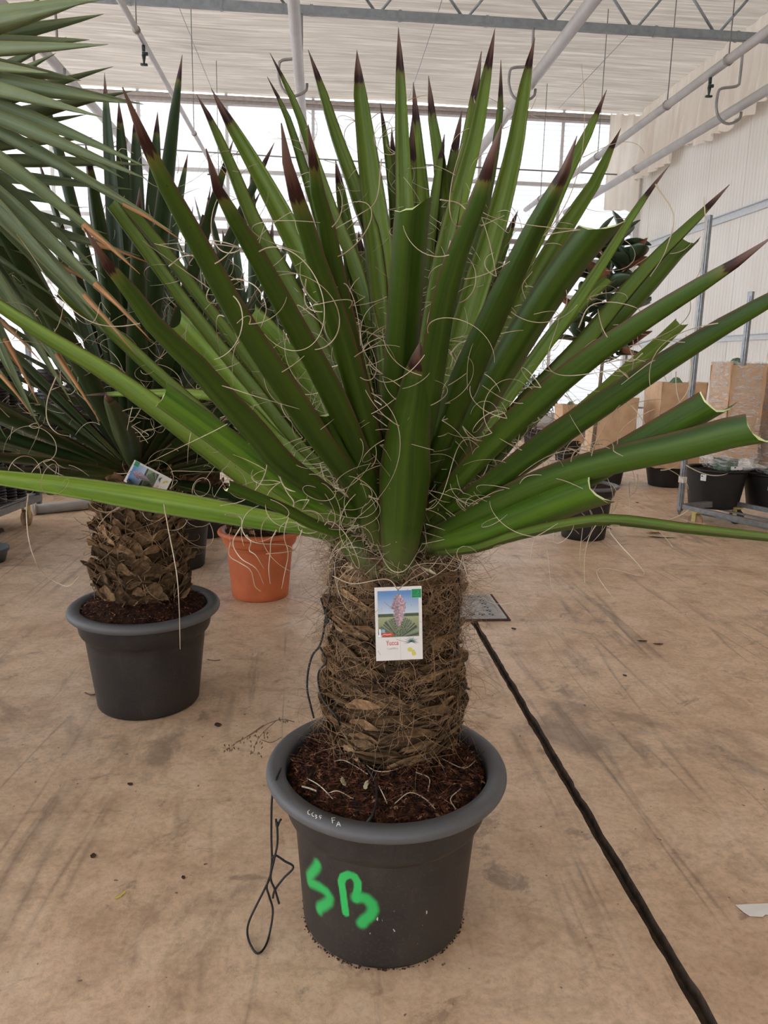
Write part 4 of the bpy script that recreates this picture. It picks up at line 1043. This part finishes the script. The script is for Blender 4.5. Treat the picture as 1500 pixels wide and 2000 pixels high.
mb = MB(); mb.tube([sp_(590, 1536), sp_(606, 1540), sp_(618, 1545)], .0022, 5); tag(mb.build('straw_bit', M['fiber']), 'short pale straw on the soil near the left rim', 'straw')
# dry weed hanging over the left rim
mb = MB(); base = onsoil(575, 1410); ym = base.y
wl = [[(575, 1410), (550, 1405), (520, 1415), (490, 1435), (460, 1450)], [(540, 1407), (515, 1430), (500, 1450), (496, 1468)], [(515, 1416), (480, 1440), (452, 1457)], [(550, 1440), (530, 1450), (510, 1445)]]
for l in wl: mb.tube(crom([onY(x, y, ym) for x, y in l], 14)[0], .0010, 4)
for _ in range(46):
    l = frr.choice(wl[:3]); q = frr.choice(l[1:]); p = onY(q[0] + frr.uniform(-14, 14), q[1] + frr.uniform(-4, 10), ym); mb.tube([p, p + V((frr.uniform(-.004, .004), 0, -.006))], [.0022, .0008], 4)
tag(mb.build('dry_weed', M['twig']), 'dry thin weed sprig reaching over the left rim of the sprayed pot', 'weed')

# ================================================================ OTHER YUCCAS
def std_pot(root, R, H, rimh, mb_mat, rim_mat, sc=(.79, .68), step=.05, n=64, name='pot', k=1.0):
    b, r = pot_profile(R, H, rimh, step, R * sc[0], R * sc[1], k)
    mb = MB(); mb.lathe(b, n=n); po = mb.build(name, mb_mat, root)
    mb = MB(); mb.lathe(r, n=n); mb.build('rim', rim_mat, po); return po
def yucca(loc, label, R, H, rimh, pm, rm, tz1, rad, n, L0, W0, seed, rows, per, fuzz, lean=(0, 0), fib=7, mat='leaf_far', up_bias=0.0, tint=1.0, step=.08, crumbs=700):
    rr = random.Random(seed); loc = V(loc)
    root = empty('potted_yucca', loc, label, 'plant', 'potted yuccas')
    std_pot(root, R, H, rimh, pm, rm, step=step)
    make_soil(root, R - rimh * 1.4, H - .012, rr, .05, crumbs, .006)
    sm = scale_meshes(8, .085, .06)
    make_trunk(root, H - .04, tz1, rad, lean[0], lean[1], rows, per, sm, rr, fuzz, .0016)
    C = V((lean[0], lean[1], tz1 + .03)); ga = pi * (3 - sqrt(5))
    for i in range(n):
        t = (i + .5) / n; el = radians(88 - 88 * t ** .85 + up_bias * (1 - t)); az = i * ga + rr.uniform(-.2, .2)
        d = V((cos(az) * cos(el), sin(az) * cos(el), sin(el))); h = V((cos(az), sin(az), 0))
        L = L0 * rr.uniform(.86, 1.05) * (1 - .16 * t); B = C + h * (.075 * min(1, .25 + t)) + V((0, 0, .06 - .13 * t))
        cut = rr.random() < .12; LL = L * (rr.uniform(.55, .8) if cut else 1)
        dr = rr.uniform(-.02, .07) * (cos(el) ** 1.0)
        P = [B + d * (LL * k / 16) + V((0, 0, -dr * LL * (k / 16) ** 2 * 2)) for k in range(17)]
        s = d.cross(UP).normalized() if abs(d.z) < .99 else V((1, 0, 0)); tw = rr.uniform(-.5, .5); s = (Matrix.Rotation(tw, 3, d) @ s); q = s.cross(d).normalized()
        W = W0 * rr.uniform(.85, 1.1); wf = width_leaf(W, cut, .5, .45)
        mb = leaf_mesh('leaf', P, wf, lambda i: (s, q), None, cup=.3, cut=cut, slant=rr.uniform(-.5, .5), L=LL, m=4, seed=i)
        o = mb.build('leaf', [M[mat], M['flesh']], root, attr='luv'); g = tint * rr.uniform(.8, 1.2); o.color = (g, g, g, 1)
        if fib:
            fb = MB(); leaf_fibers(fb, P, wf, lambda i: (s, q), rr, rr.randint(fib // 2, fib), 1.1, .0013); fb.build('leaf_fibers', M['fiber'], o, kind='stuff')
    return root
def ground_under(px, py, z): q = onz(px, py, z); return V((q.x, q.y, 0))
PL = ground_under(283, 1176, PH)
lt = lambda t: .112 + .050 * (1 - t) ** .8 - .03 * max(0, 1 - t * 6)
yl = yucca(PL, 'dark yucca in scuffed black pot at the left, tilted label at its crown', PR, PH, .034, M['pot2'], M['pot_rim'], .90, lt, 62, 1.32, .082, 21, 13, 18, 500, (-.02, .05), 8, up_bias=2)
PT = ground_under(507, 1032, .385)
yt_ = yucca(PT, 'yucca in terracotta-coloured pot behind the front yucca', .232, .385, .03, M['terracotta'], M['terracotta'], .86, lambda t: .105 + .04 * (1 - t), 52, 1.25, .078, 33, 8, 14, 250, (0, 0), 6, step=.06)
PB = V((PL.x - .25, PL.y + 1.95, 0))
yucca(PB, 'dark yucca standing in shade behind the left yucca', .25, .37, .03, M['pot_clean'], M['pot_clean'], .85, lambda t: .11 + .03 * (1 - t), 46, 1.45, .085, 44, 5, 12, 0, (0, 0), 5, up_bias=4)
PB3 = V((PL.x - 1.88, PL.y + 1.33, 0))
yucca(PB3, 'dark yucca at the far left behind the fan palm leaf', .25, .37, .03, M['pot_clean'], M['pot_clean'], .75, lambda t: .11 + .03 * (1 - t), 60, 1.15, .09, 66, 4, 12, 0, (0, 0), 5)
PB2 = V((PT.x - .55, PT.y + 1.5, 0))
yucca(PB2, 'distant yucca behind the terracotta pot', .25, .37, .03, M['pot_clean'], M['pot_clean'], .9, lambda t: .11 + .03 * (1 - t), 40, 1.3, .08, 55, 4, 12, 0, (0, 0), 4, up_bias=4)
# tilted label on the left yucca
ytl = PL.y - .26
tagL = card('plant_label', [onY(239, 945, ytl), onY(262, 900, ytl), onY(337, 934, ytl), onY(317, 972, ytl)], 'plant label tilted on its side on the left yucca', 'plant labels')
mb = MB(); mb.tube(crom([onY(228, 925, ytl + .03), onY(242, 925, ytl + .005), onY(254, 923, ytl - .002)], 8)[0], .0014, 5)
mb.build('tie_thread', M['fiber'], tagL).matrix_world = Matrix.Identity(4)

# ================================================================ FAN PALM (upper left)
HUB = at(-300, 112, 1.72); FP = V((HUB.x - .62, HUB.y + .25, 0))
palm = empty('fan_palm', FP, 'blue-green fan palm reaching in from the upper left', 'palm')
std_pot(palm, .28, .40, .034, M['pot_clean'], M['pot_rim'])
make_soil(palm, .23, .375, rnd, .02)
mb = MB(); mb.lathe([(.11 - .03 * i / 12, .36 + 1.25 * i / 12) for i in range(13)] + [(.002, 1.64)], n=24, wob=lambda r, z, a: r * (1 + .08 * sin(z * 60) + .05 * sin(a * 7 + z * 25))); mb.build('trunk', M['bark'], palm)
def fan_leaf(hub, tipf, base, n, seed, colr):
    rr = random.Random(seed)
    mb = MB(); mid = (hub + base) / 2 + V((0, 0, .08)); P = crom([base, mid, hub], 14)[0]; mb.tube(P, [.017 - .006 * i / 14 for i in range(15)], 8)
    pet = mb.build('fan_leaf', M['palm'], palm, origin=FP)
    for k in range(n):
        tp, wv = tipf(k, rr); d = (tp - hub); L = d.length
        sag = rr.uniform(-.01, .05)
        P = [hub + d * (j / 14) + V((0, 0, -sag * (j / 14) ** 2.4)) for j in range(15)]
        vw = (P[8] - ORG).normalized(); dd = d.normalized(); s = dd.cross(vw).normalized(); q = s.cross(dd).normalized()
        a = rr.uniform(-.75, .75); s2 = (Matrix.Rotation(a, 3, dd) @ s); q2 = s2.cross(dd).normalized()
        if q2.dot(UP) < 0: q2 = -q2
        def wf(t, W=wv): return max(W * (min(1, .18 + t * 1.35) if t < .62 else (1 - (t - .62) / .38) ** .85), .0008)
        mb = leaf_mesh('leaflet', P, wf, lambda i: (s2, q2), None, cup=.42, L=L, m=4, thick=.0012, seed=k)
        o = mb.build('leaflet', [M['palm'], M['palm_tip']], pet, attr='luv', origin=FP); g = colr * rr.uniform(.85, 1.15); o.color = (g, g, g, 1)
        if rr.random() < .45 and k > n * .45:
            c = MB(); q0 = P[-3]; c.tube([q0, P[-2], P[-1] + dd * .03 + V((0, 0, -.01))], [wf(12 / 14) * .42, wf(13 / 14) * .4, .0006], 5); c.build('dry_tip', M['palm_tip'], pet, origin=FP)
TIPS = [(205,-40),(185,-2),(160,10),(203,37),(175,78),(212,98),(156,116),(95,140),(247,193),(280,196),(200,220),(282,293),(240,310),(288,360),(335,420),(300,405),(250,470),(205,520),(275,630),(246,637),(212,640),(190,600),(155,755),(178,770),(140,752),(73,793),(62,752),(115,700),(50,730),(20,700)]
def tip_main(k, rr):
    x, y = TIPS[k]; z = 1.72 - .25 + .20 * sin(k * 2.3) * .5 + .25 * (k / len(TIPS)); return at(x, y, z), rr.uniform(.036, .050)
fan_leaf(HUB, tip_main, FP + V((.04, -.02, 1.55)), len(TIPS), 5, 1.0)
HUB2 = at(-330, 330, 1.95)
def tip_two(k, rr):
    a = radians(-42 + 112 * k / 23); r = 560 + 70 * sin(k * 1.7); return at(-330 + r * cos(a), 330 + r * sin(a), 1.95 - .1 + .1 * sin(k)), rr.uniform(.034, .048)
fan_leaf(HUB2, tip_two, FP + V((.03, .04, 1.45)), 24, 6, .85)

# ================================================================ RIGHT SIDE: trolley, wrapped plants, magnolia
def rot2(v, a): return V((v[0] * cos(a) - v[1] * sin(a), v[0] * sin(a) + v[1] * cos(a), 0))
fl = onz(1330, 1004, .10); fl.z = 0
right_px = onz(1500, 1022, .168); left_px = onz(1337, 986, .168); ang = atan2(right_px.y - left_px.y, right_px.x - left_px.x)
TL_, TD_ = 1.36, .56
tro = empty('plant_trolley', fl, 'galvanised trolley carrying two cardboard-wrapped cacti by the right wall', 'trolley', None, ang)
for nm, bx, sz in (('front_rail', (TL_ / 2, 0, .168), (TL_, .03, .038)), ('rear_rail', (TL_ / 2, TD_, .168), (TL_, .03, .038)), ('side_rail', (0.02, TD_ / 2, .168), (.035, TD_, .05)), ('side_rail', (TL_ - .02, TD_ / 2, .168), (.035, TD_, .05))):
    mb = MB(); mb.box(bx, sz); mb.build(nm, M['galv'], tro, False)
for y in (.12, .28, .44):
    mb = MB(); mb.box((TL_ / 2, y, .115), (TL_ - .04, .03, .012)); mb.build('support_bar', M['galv'], tro, False)
zpf = onY(1405, 421, fl.y).z
def post_mb(h):
    mb = MB(); mb.box((0, 0, .13 + (h - .13) / 2), (.042, .03, h - .13)); mb.box((0, -.017, .13 + (h - .13) / 2), (.016, .004, h - .2)); mb.tube([(0, 0, .135), (0, 0, .095)], [.022, .006], 8)
    for i in range(int((h - .4) / .11)): mb.box((0, -.0195, .35 + i * .11), (.010, .003, .05))
    return mb
for nm, x, y, h in (('post', -.01, -.01, zpf), ('post', .0, TD_, 1.95), ('post', TL_, 0, 1.95), ('post', TL_, TD_, 1.95)):
    p = post_mb(h).build(nm, M['galv'], tro, False); p.location = (x, y, 0)
    if nm == 'post' and y < 0:
        mb = MB(); mb.box((0, 0, .395), (.052, .042, .05)); mb.build('tape', M['tape'], p, False, label='strip of pale tape')
for x, y in ((.13, .03), (TL_ - .13, .03), (.13, TD_ - .03), (TL_ - .13, TD_ - .03)):
    mb = MB(); mb.tube([(x, y - .018, .062), (x, y + .018, .062)], .062, 20); mb.tube([(x, y - .02, .062), (x, y + .02, .062)], .018, 10); wh = mb.build('castor', M['wood_wheel'] if y < .1 else M['rubber'], tro)
    mb = MB(); mb.box((x, y - .026, .10), (.04, .004, .08)); mb.box((x, y + .026, .10), (.04, .004, .08)); mb.box((x, y, .140), (.07, .06, .012)); mb.build('fork', M['castor_fork'], wh, False)
def wrapped(px_l, px_r, rim_py, Y, z0, label, R=None, H=.36, sleeve=None, film=False, tagged=False, cact=True, seed=1, off=0.0):
    """black nursery pot with a cactus in a cardboard sleeve"""
    l, r = onY(px_l, rim_py, Y), onY(px_r, rim_py, Y); R = (r.x - l.x) / 2; H = l.z - z0; c = V(((l.x + r.x) / 2, Y, z0)); rr = random.Random(seed)
    root = empty('wrapped_cactus', c, label, 'plant', 'cardboard-wrapped potted plants')
    std_pot(root, R, H, .022, M['pot_clean'], M['pot_clean'], (.93, .78), step=.05, n=40, k=.25)
    make_soil(root, R - .035, H - .03, rr, .01)
    top = onY((px_l + px_r) / 2, sleeve[0], Y).z - z0; hw = sleeve[1] / FPX * project(c)[2] / 2; b0 = H - .02 + sleeve[2]
    mb = MB()
    for k in range(1, 17):
        pass
    mb.lathe([(R * .33, H - .04), (R * .36, H + .2), (R * .34, top * .75), (R * .27, top - .02), (R * .12, top + .035), (.002, top + .045)], (off * .75, 0, 0), n=40, wob=lambda r_, z, a: r_ * (1 + .13 * cos(a * 10)))
    mb.build('cactus_stem', M['cactus'], root)
    mb = MB()
    for _ in range(420):
        a = 2 * pi * rr.randint(0, 9) / 10; z = rr.uniform(H - .02, top); p = V((off * .75 + cos(a) * R * .40, sin(a) * R * .40, z)); mb.tube([p, p + V((cos(a + rr.uniform(-.8, .8)) * .02, sin(a + rr.uniform(-.8, .8)) * .02, rr.uniform(-.012, .012)))], [.0016, .0004], 3, False)
    mb.build('spines', M['spine_wool'], root, kind='stuff')
    # sleeve: four separate walls, slightly bowed
    ta = rr.uniform(-.12, .12)
    for k in range(4):
        mb = MB()
        a = ta + k * pi / 2; X = V((cos(a), sin(a), 0)); Nn = V((sin(a), -cos(a), 0)); hh = top + (rr.uniform(-.03, .01))
        def fn(u, v, o=0): return V((off, 0, 0)) + X * ((u - .5) * 2 * hw * (1 - .05 * sin(v * 4))) + Nn * (hw + o + .012 * sin(u * pi) + .006 * noise.noise(V((u * 3, v * 5, k + seed)))) + V((0, 0, b0 + (hh - b0) * v + .008 * noise.noise(V((u * 6, 0, k)))))
        mb.grid(lambda u, v: fn(u, v), 8, 14); mb.grid(lambda u, v: fn(1 - u, v, -.004), 8, 14)
        mb.grid(lambda u, v: fn(u, 1, -.004 * (1 - v)), 8, 1)
        mb.build('cardboard_wall', M['cardboard'], root, False)
    mb = MB()
    for zz in (b0 + (top - b0) * .28,):
        pts = [V((off + cos(ta + j * pi / 2 + pi / 4) * hw * 1.45, sin(ta + j * pi / 2 + pi / 4) * hw * 1.45, zz + .01 * (j % 2))) for j in range(5)]
        mb.tube(pts, .004, 5)
    mb.build('string', M['cardboard_edge'], root)
    if film:
        mb = MB(); mb.lathe([(hw * 1.30, H + .0), (hw * 1.62, H + .1), (hw * 1.34, (H + top) / 2), (hw * 1.28, top - .06), (hw * 1.30, top + .015)], (off, 0, 0), n=48, wob=lambda r_, z, a: r_ * (1 + .07 * abs(cos(2 * (a - ta))) ** 3 * -1 + .05 * noise.noise(V((cos(a) * 3, sin(a) * 3, z * 9)))))
        mb.build('bubble_wrap', M['film'], root)
    if tagged:
        for (px, py, w_, h_) in tagged:
            h = onY(px, py, Y - R * .96); a = atan2(h.y - c.y, h.x - c.x); zz = h.z - z0; rr_ = R * (.70 + .30 * zz / H) + .004
            mb = MB(); mb.grid(lambda u, v: V((cos(a + (u - .5) * w_ / R) * rr_, sin(a + (u - .5) * w_ / R) * rr_, zz + (v - .5) * h_)), 6, 2); mb.grid(lambda u, v: V((cos(a - (u - .5) * w_ / R) * (rr_ - .002), sin(a - (u - .5) * w_ / R) * (rr_ - .002), zz + (v - .5) * h_)), 6, 2)
            lb = mb.build('sticker', M['label_white'], root, label='small white sticker')
            mb = MB(); mb.box((cos(a) * rr_ * 1.004 - sin(a) * -.2 * w_, sin(a) * rr_ * 1.004 + cos(a) * -.2 * w_, zz + h_ * .2), (.012, .006, .010)); mb.build('sticker_print', M['dark_ink'], lb, False)
    return root
yA = fl.y + .27
wrapped(1344, 1456, 912, yA, .122, 'cardboard-wrapped cactus under shiny bubble wrap, in stickered black pot on the trolley', H=.36, sleeve=(708, 70, .12), film=True, tagged=[(1357, 936, .05, .055), (1437, 914, .105, .028)], seed=2, off=.10)
wrapped(1459, 1575, 922, yA - .06, .122, 'cardboard-wrapped cactus on the trolley cut by the right frame edge', H=.36, sleeve=(728, 74, .08), film=True, tagged=[(1502, 955, .05, .055)], seed=3, off=.04)
def gY(px, py): return onz(px, py).y
wrapped(1263, 1347, 902, gY(1300, 955) + .26, 0, 'wide cardboard-wrapped plant in black pot standing left of the trolley post', H=.40, sleeve=(744, 84, -.02), seed=4)
wrapped(1152, 1222, 893, gY(1185, 950) + .2, 0, 'cardboard-wrapped plant in black pot behind the magnolia pot', H=.36, sleeve=(772, 76, -.02), film=False, seed=5)
wrapped(1082, 1136, 858, gY(1105, 903) + .2, 0, 'smallest cardboard-wrapped plant far back beyond the drain cover', H=.36, sleeve=(790, 44, -.02), seed=6)
# magnolia standard
MP = ground_under(1146, 945, .42); MP.z = 0
mag = empty('potted_magnolia', MP, 'dark glossy magnolia with rusty leaf backs in a black pot', 'plant')
std_pot(mag, .245, .42, .026, M['pot_clean'], M['pot_rim'], step=.07)
make_soil(mag, .205, .40, rnd, .008)
ctr = onY(1190, 590, MP.y) - MP
mb = MB(); mb.tube(crom([V((0, 0, .38)), V((.03, .0, .8)), V((ctr.x * .8, 0, ctr.z - .3)), V((ctr.x, 0, ctr.z + .4))], 20)[0], [.018 - .009 * i / 20 for i in range(21)], 8); mb.build('stem', M['bark'], mag)
def ell_leaf(L, W):
    P = [V((0, L * j / 8, .03 * L * sin(j / 8 * pi) - .12 * L * (j / 8) ** 2)) for j in range(9)]
    return leaf_mesh('leaf', P, lambda t: max(W * sin(pi * (t * .92 + .06)) ** .75, .003), lambda i: (V((1, 0, 0)), V((0, 0, 1))), None, cup=.25, L=L, m=4, thick=.002)
mg = [ell_leaf(l, w_) for l, w_ in ((.20, .12), (.24, .135), (.17, .105))]
mgd = [m_.data('leaf', [M['magnolia'], M['magnolia']], attr='luv') for m_ in mg]; mgr = [m_.data('leaf', [M['magnolia_rust'], M['magnolia_rust']]) for m_ in mg]
mr = random.Random(8); K = 0
brs = []
for b_ in range(14):
    t = (b_ + .5) / 14; az = b_ * 2.4; z = ctr.z - .42 + .84 * t; ln = .26 * (1 - .55 * abs(t - .4)) if b_ < 13 else .05
    p0 = V((ctr.x * (.75 + .25 * t), 0, z - .05)); p1 = p0 + V((cos(az) * ln, sin(az) * ln, .12))
    mb = MB(); mb.tube(crom([p0, (p0 + p1) / 2 + V((0, 0, -.02)), p1], 8)[0], [.007 - .003 * i / 8 for i in range(9)], 6); mb.build('branch', M['bark'], mag)
    for j in range(9):
        f = .35 + .65 * j / 8; p = p0.lerp(p1, f); a2 = j * 2.4 + az; el = mr.uniform(-.1, .9) + (.5 if j > 6 else 0)
        R = Matrix.Translation(p) @ Matrix.Rotation(a2, 4, 'Z') @ Matrix.Rotation(el, 4, 'X') @ Matrix.Rotation(mr.uniform(-.6, .6), 4, 'Y')
        o = inst('leaf', mr.choice(mgr if mr.random() < .17 else mgd), mag, R); 
# clipped dark shrub far back
SB = ground_under(1050, 880, 0); SB.y += .2
shr = empty('potted_shrub', SB, 'small rounded dark shrub far behind the right-hand leaves', 'shrub')
std_pot(shr, .22, .3, .02, M['pot_clean'], M['pot_clean'], n=32); make_soil(shr, .18, .28, rnd, .01)
mb = MB(); mb.tube([(0, 0, .27), (0, 0, .75)], .02, 6); mb.build('stem', M['bark'], shr)
fm = MB()
for _ in range(900):
    d = V((mr.gauss(0, 1), mr.gauss(0, 1), mr.gauss(0, 1))).normalized(); p = V((0, 0, .85)) + V((d.x * .34, d.y * .34, d.z * .36)) * mr.uniform(.6, 1)
    s = V((mr.gauss(0, 1), mr.gauss(0, 1), mr.gauss(0, 1))).normalized(); q = d.cross(s).normalized()
    fm.add([p, p + s * .03 + q * .02, p + s * .07, p + s * .03 - q * .02], [(0, 1, 2, 3)])
fm.build('foliage', M['cactus'], shr, False, kind='stuff')
# narrow rack post and low white pipes by the wall
rk = onz(1259, 872); rk.z = 0; htop = onY(1272, 690, rk.y).z
rack = empty('rack_frame', rk, 'thin grey rack frame standing left of the wide cardboard-wrapped plant', 'rack')
for x in (0, -.45):
    mb = MB(); mb.tube([(x, 0, 0), (x, 0, htop)], .018, 8); mb.build('upright', M['galv'], rack)
mb = MB(); mb.box((-.225, 0, htop), (.45, .03, .03)); mb.build('top_rail', M['galv'], rack, False)
mb = MB(); mb.box((-.225, 0, .65), (.45, .03, .03)); mb.build('cross_rail', M['galv'], rack, False)
for k, z in enumerate((.09, .24)):
    mb = MB(); mb.tube([(2.5, YB - .7, z), (XR - .3, YB - .7, z)], .06, 12)
    o = tag(mb.build('floor_pipe', M['white_pipe']), 'white pipe low along the far wall by the rack frame, %s one' % ('lower' if k == 0 else 'upper'), 'pipe')
    for x in (3.0, 4.6):
        s = MB(); s.box((x, YB - .7, z - .075), (.06, .12, .03)); s.build('saddle', M['frame_white'], o, False)

# ================================================================ LEFT SIDE: trolley of pot stacks, floor pipe
wl_ = onz(58, 1003); wl_.z = 0
lt0 = onz(2, 1000, .20); lt1 = onz(76, 972, .20); an2 = atan2(lt1.y - lt0.y, lt1.x - lt0.x)
tro2 = empty('pot_trolley', V((lt1.x, lt1.y, 0)), 'low grey trolley loaded with black pot stacks at the left edge', 'trolley', None, an2 + pi)
for nm, bx, sz in (('front_rail', (.65, 0, .2), (1.34, .035, .05)), ('rear_rail', (.65, -.56, .2), (1.34, .035, .05)), ('side_rail', (0, -.28, .2), (.035, .56, .05)), ('side_rail', (1.3, -.28, .2), (.035, .56, .05))):
    mb = MB(); mb.box(bx, sz); mb.build(nm, M['galv'], tro2, False)
mb = MB(); mb.box((.65, -.28, .228), (1.3, .55, .012)); mb.build('deck', M['galv'], tro2, False)
for x, y in ((.12, -.05), (1.18, -.05), (.12, -.51), (1.18, -.51)):
    mb = MB(); mb.tube([(x, y - .018, .062), (x, y + .018, .062)], .062, 18); wh = mb.build('castor', M['wood_wheel'], tro2)
    mb = MB(); mb.box((x, y - .024, .12), (.04, .004, .12)); mb.box((x, y + .024, .12), (.04, .004, .12)); mb.box((x, y, .172), (.07, .06, .012)); mb.build('fork', M['castor_fork'], wh, False)
for x in (0.0, 1.3):
    for y in (0, -.56):
        mb = MB(); mb.box((x, y, .95), (.035, .03, 1.6)); mb.build('post', M['galv'], tro2, False)
# stacks of nested black pots
prof = []; zz = 0.0
for i in range(46): prof += [(.058, zz), (.064, zz + .003), (.064, zz + .012), (.058, zz + .014)]; zz += .024
prof = [(.001, 0.0)] + prof + [(.05, zz + .002), (.05, zz - .06), (.001, zz - .06)]
mb = MB(); mb.lathe(prof, n=18); sd_ = mb.data('pot_stack', M['pot_clean'])
Rm = Matrix.Translation(tro2.location) @ Matrix.Rotation(an2 + pi, 4, 'Z')
for i in range(6):
    for j in range(2):
        o = inst('pot_stack', sd_, None, None); o.location = Rm @ V((.13 + i * .148, -.10 - j * .17, .234)); o.scale = (1, 1, .92 + .1 * sin(i * 3 + j))
        tag(o, 'column of nested black nursery pots standing on the left trolley', 'pots', 'nested pot columns on the left trolley')
# taller columns of larger pots on the floor behind the pipe
prof = []; zz = 0.0
for i in range(34): prof += [(.108, zz), (.116, zz + .004), (.116, zz + .02), (.108, zz + .023)]; zz += .036
prof = [(.001, 0.0)] + prof + [(.1, zz + .002), (.1, zz - .12), (.001, zz - .12)]
mb = MB(); mb.lathe(prof, n=20); sd2 = mb.data('pot_column', M['pot_clean'])
pc0 = onz(150, 972); k = 0
for i in range(11):
    for j in range(2):
        o = inst('pot_column', sd2); o.location = (pc0.x - .26 * i + .05 * j, pc0.y + .25 + .26 * j, 0); o.scale = (1, 1, .86 + .12 * sin(i * 2.1 + j * 1.3))
        tag(o, 'tall column of nested black pots standing on the floor behind the left yucca', 'pots', 'tall pot columns on the floor')
# flat pipe on the floor behind
p0, p1 = onz(66, 995, .045), onz(168, 985, .045); mb = MB(); mb.tube([p0, p1 + (p1 - p0) * 1.6], .045, 14); mb.tube([p0, p0 + (p1 - p0) * .03], .05, 14)
tag(mb.build('floor_pipe', M['white_pipe']), 'pinkish white pipe lying on the floor behind the left yucca', 'pipe')
# empty grey pot at the left edge
gp = ground_under(-26, 1082, .05)
gq = empty('empty_pot', gp, 'grey-blue empty pot just showing at the left frame edge', 'pot')
mb = MB(); mb.lathe([(.001, .004), (.10, .004), (.105, 0), (.125, .07), (.135, .075), (.138, .09), (.13, .094), (.122, .088), (.10, .012), (.001, .012)], n=40); mb.build('shell', M['cool_pot'], gq)
flake('dry_sprig', onz(2, 1040), .05, .14, .4, M['twig'], 'dry brown sprig on the floor at the left edge', 'sprig', None, .4)

# ================================================================ LITTER ON THE FLOOR
pp = onz(1478, 1779); mb = MB()
out = [(-.045, .018), (.05, .018), (.06, -.012), (.035, -.010), (.03, -.02), (.012, -.017), (.0, -.024), (-.03, -.020), (-.038, -.006)]
mb.add([(x, y, .004 + .02 * abs(x) * (1 if y > 0 else .2)) for x, y in out] + [(x, y, .003 + .02 * abs(x) * (1 if y > 0 else .2)) for x, y in out], [tuple(range(8, -1, -1)), tuple(range(9, 18))] + [(i, (i + 1) % 9, 9 + (i + 1) % 9, 9 + i) for i in range(9)])
o = mb.build('paper_scrap', M['paper'], smooth=False); o.location = pp; tag(o, 'torn white paper scrap on the floor at the right edge', 'paper')
LIT = [((235, 1750), .008, .034, -.7, 'dry_yellow', 'fallen_leaf', 'small yellow leaf lying alone on the lower left floor', 'leaf'),
 ((920, 1080), .05, .06, 1.2, 'dry_yellow', 'fallen_leaf', 'yellow leaf on the floor behind the front trunk', 'leaf'),
 ((1283, 1049), .07, .26, 1.35, 'pale_petal', 'fallen_leaf', 'long pale dry leaf on the floor below the trolley wheel', 'leaf'),
 ((1278, 1041), .05, .13, 1.7, 'dry', 'fallen_leaf', 'curled orange-brown leaf touching the long pale leaf', 'leaf'),
 ((425, 1417), .024, .03, .4, 'dark_debris', 'soil_lump', 'dark soil lump on the floor between the two black pots', 'debris'),
 ((182, 1673), .014, .02, .2, 'dark_debris', 'soil_lump', 'dark crumb on the lower left floor', 'debris'),
 ((254, 1533), .014, .02, 1.0, 'dark_debris', 'soil_lump', 'dark crumb on the floor below the left pot', 'debris'),
 ((358, 1715), .010, .014, .5, 'dark_debris', 'soil_lump', 'small crumb on the floor left of the hanging cord loop', 'debris'),
 ((1244, 982), .03, .04, .5, 'dark_debris', 'soil_lump', 'dark flake on the floor left of the trolley foot', 'debris'),
 ((1190, 1033), .03, .06, .2, 'dark_debris', 'soil_lump', 'dark curl at the right foot of the magnolia pot', 'debris'),
 ((1003, 1229), .02, .03, .5, 'dark_debris', 'soil_lump', 'dark speck beside the drain cover corner', 'debris'),
 ((1285, 1259), .016, .05, 1.5, 'dark_debris', 'soil_lump', 'dark sliver on the floor, right one of a near pair', 'debris'),
 ((1254, 1253), .016, .05, 1.5, 'dark_debris', 'soil_lump', 'dark sliver on the floor, left one of a near pair', 'debris'),
 ((1220, 1320), .014, .02, .5, 'dark_debris', 'soil_lump', 'tiny crumb on the floor right of the joint, under the slivers', 'debris')]
for (px, w_, l_, rz, m, nm, lb, ct) in LIT: flake(nm, onz(*px), w_, l_, rz, M[m], lb, ct, None, .12 if ct == 'leaf' else .05, .5)
# twigs at the foot of the left pot
mb = MB()
for l in ([(212, 1388), (250, 1382), (300, 1386), (330, 1380)], [(225, 1392), (262, 1386), (275, 1390)], [(290, 1384), (320, 1388), (333, 1392)]): mb.tube(crom([onz(x, y, .005) for x, y in l], 12)[0], .0028, 5)
tag(mb.build('dry_roots', M['twig']), 'thin dry roots lying at the foot of the left black pot', 'roots')
mb = MB(); mb.tube(crom([onz(166, 1353, .004), onz(178, 1357, .008), onz(190, 1355, .004)], 8)[0], .003, 5); tag(mb.build('dry_twig', M['twig']), 'short twig on the floor left of the left pot', 'twig')
mb = MB(); mb.tube(crom([onz(405, 1288, .004), onz(418, 1290, .006), onz(430, 1289, .004)], 8)[0], .002, 5); tag(mb.build('dry_twig', M['twig']), 'short twig on the floor right of the left pot', 'twig')
# soil crumbs round the front pot's foot
mb = MB()
for _ in range(260):
    a = frr.uniform(0, 2 * pi); r = RB + abs(frr.gauss(0, .003)) - .003; s = frr.uniform(.0015, .004)
    mb.box((PC.x + cos(a) * r, PC.y + sin(a) * r, s * .3), (s, s * frr.uniform(.5, 1.2), s * .6), Matrix.Rotation(frr.uniform(0, 3), 3, 'Z'))
o = mb.build('spilled_soil', M['dark_debris'], smooth=False); o['kind'] = 'stuff'; tag(o, 'thin ring of spilled soil round the foot of the sprayed pot', 'soil')
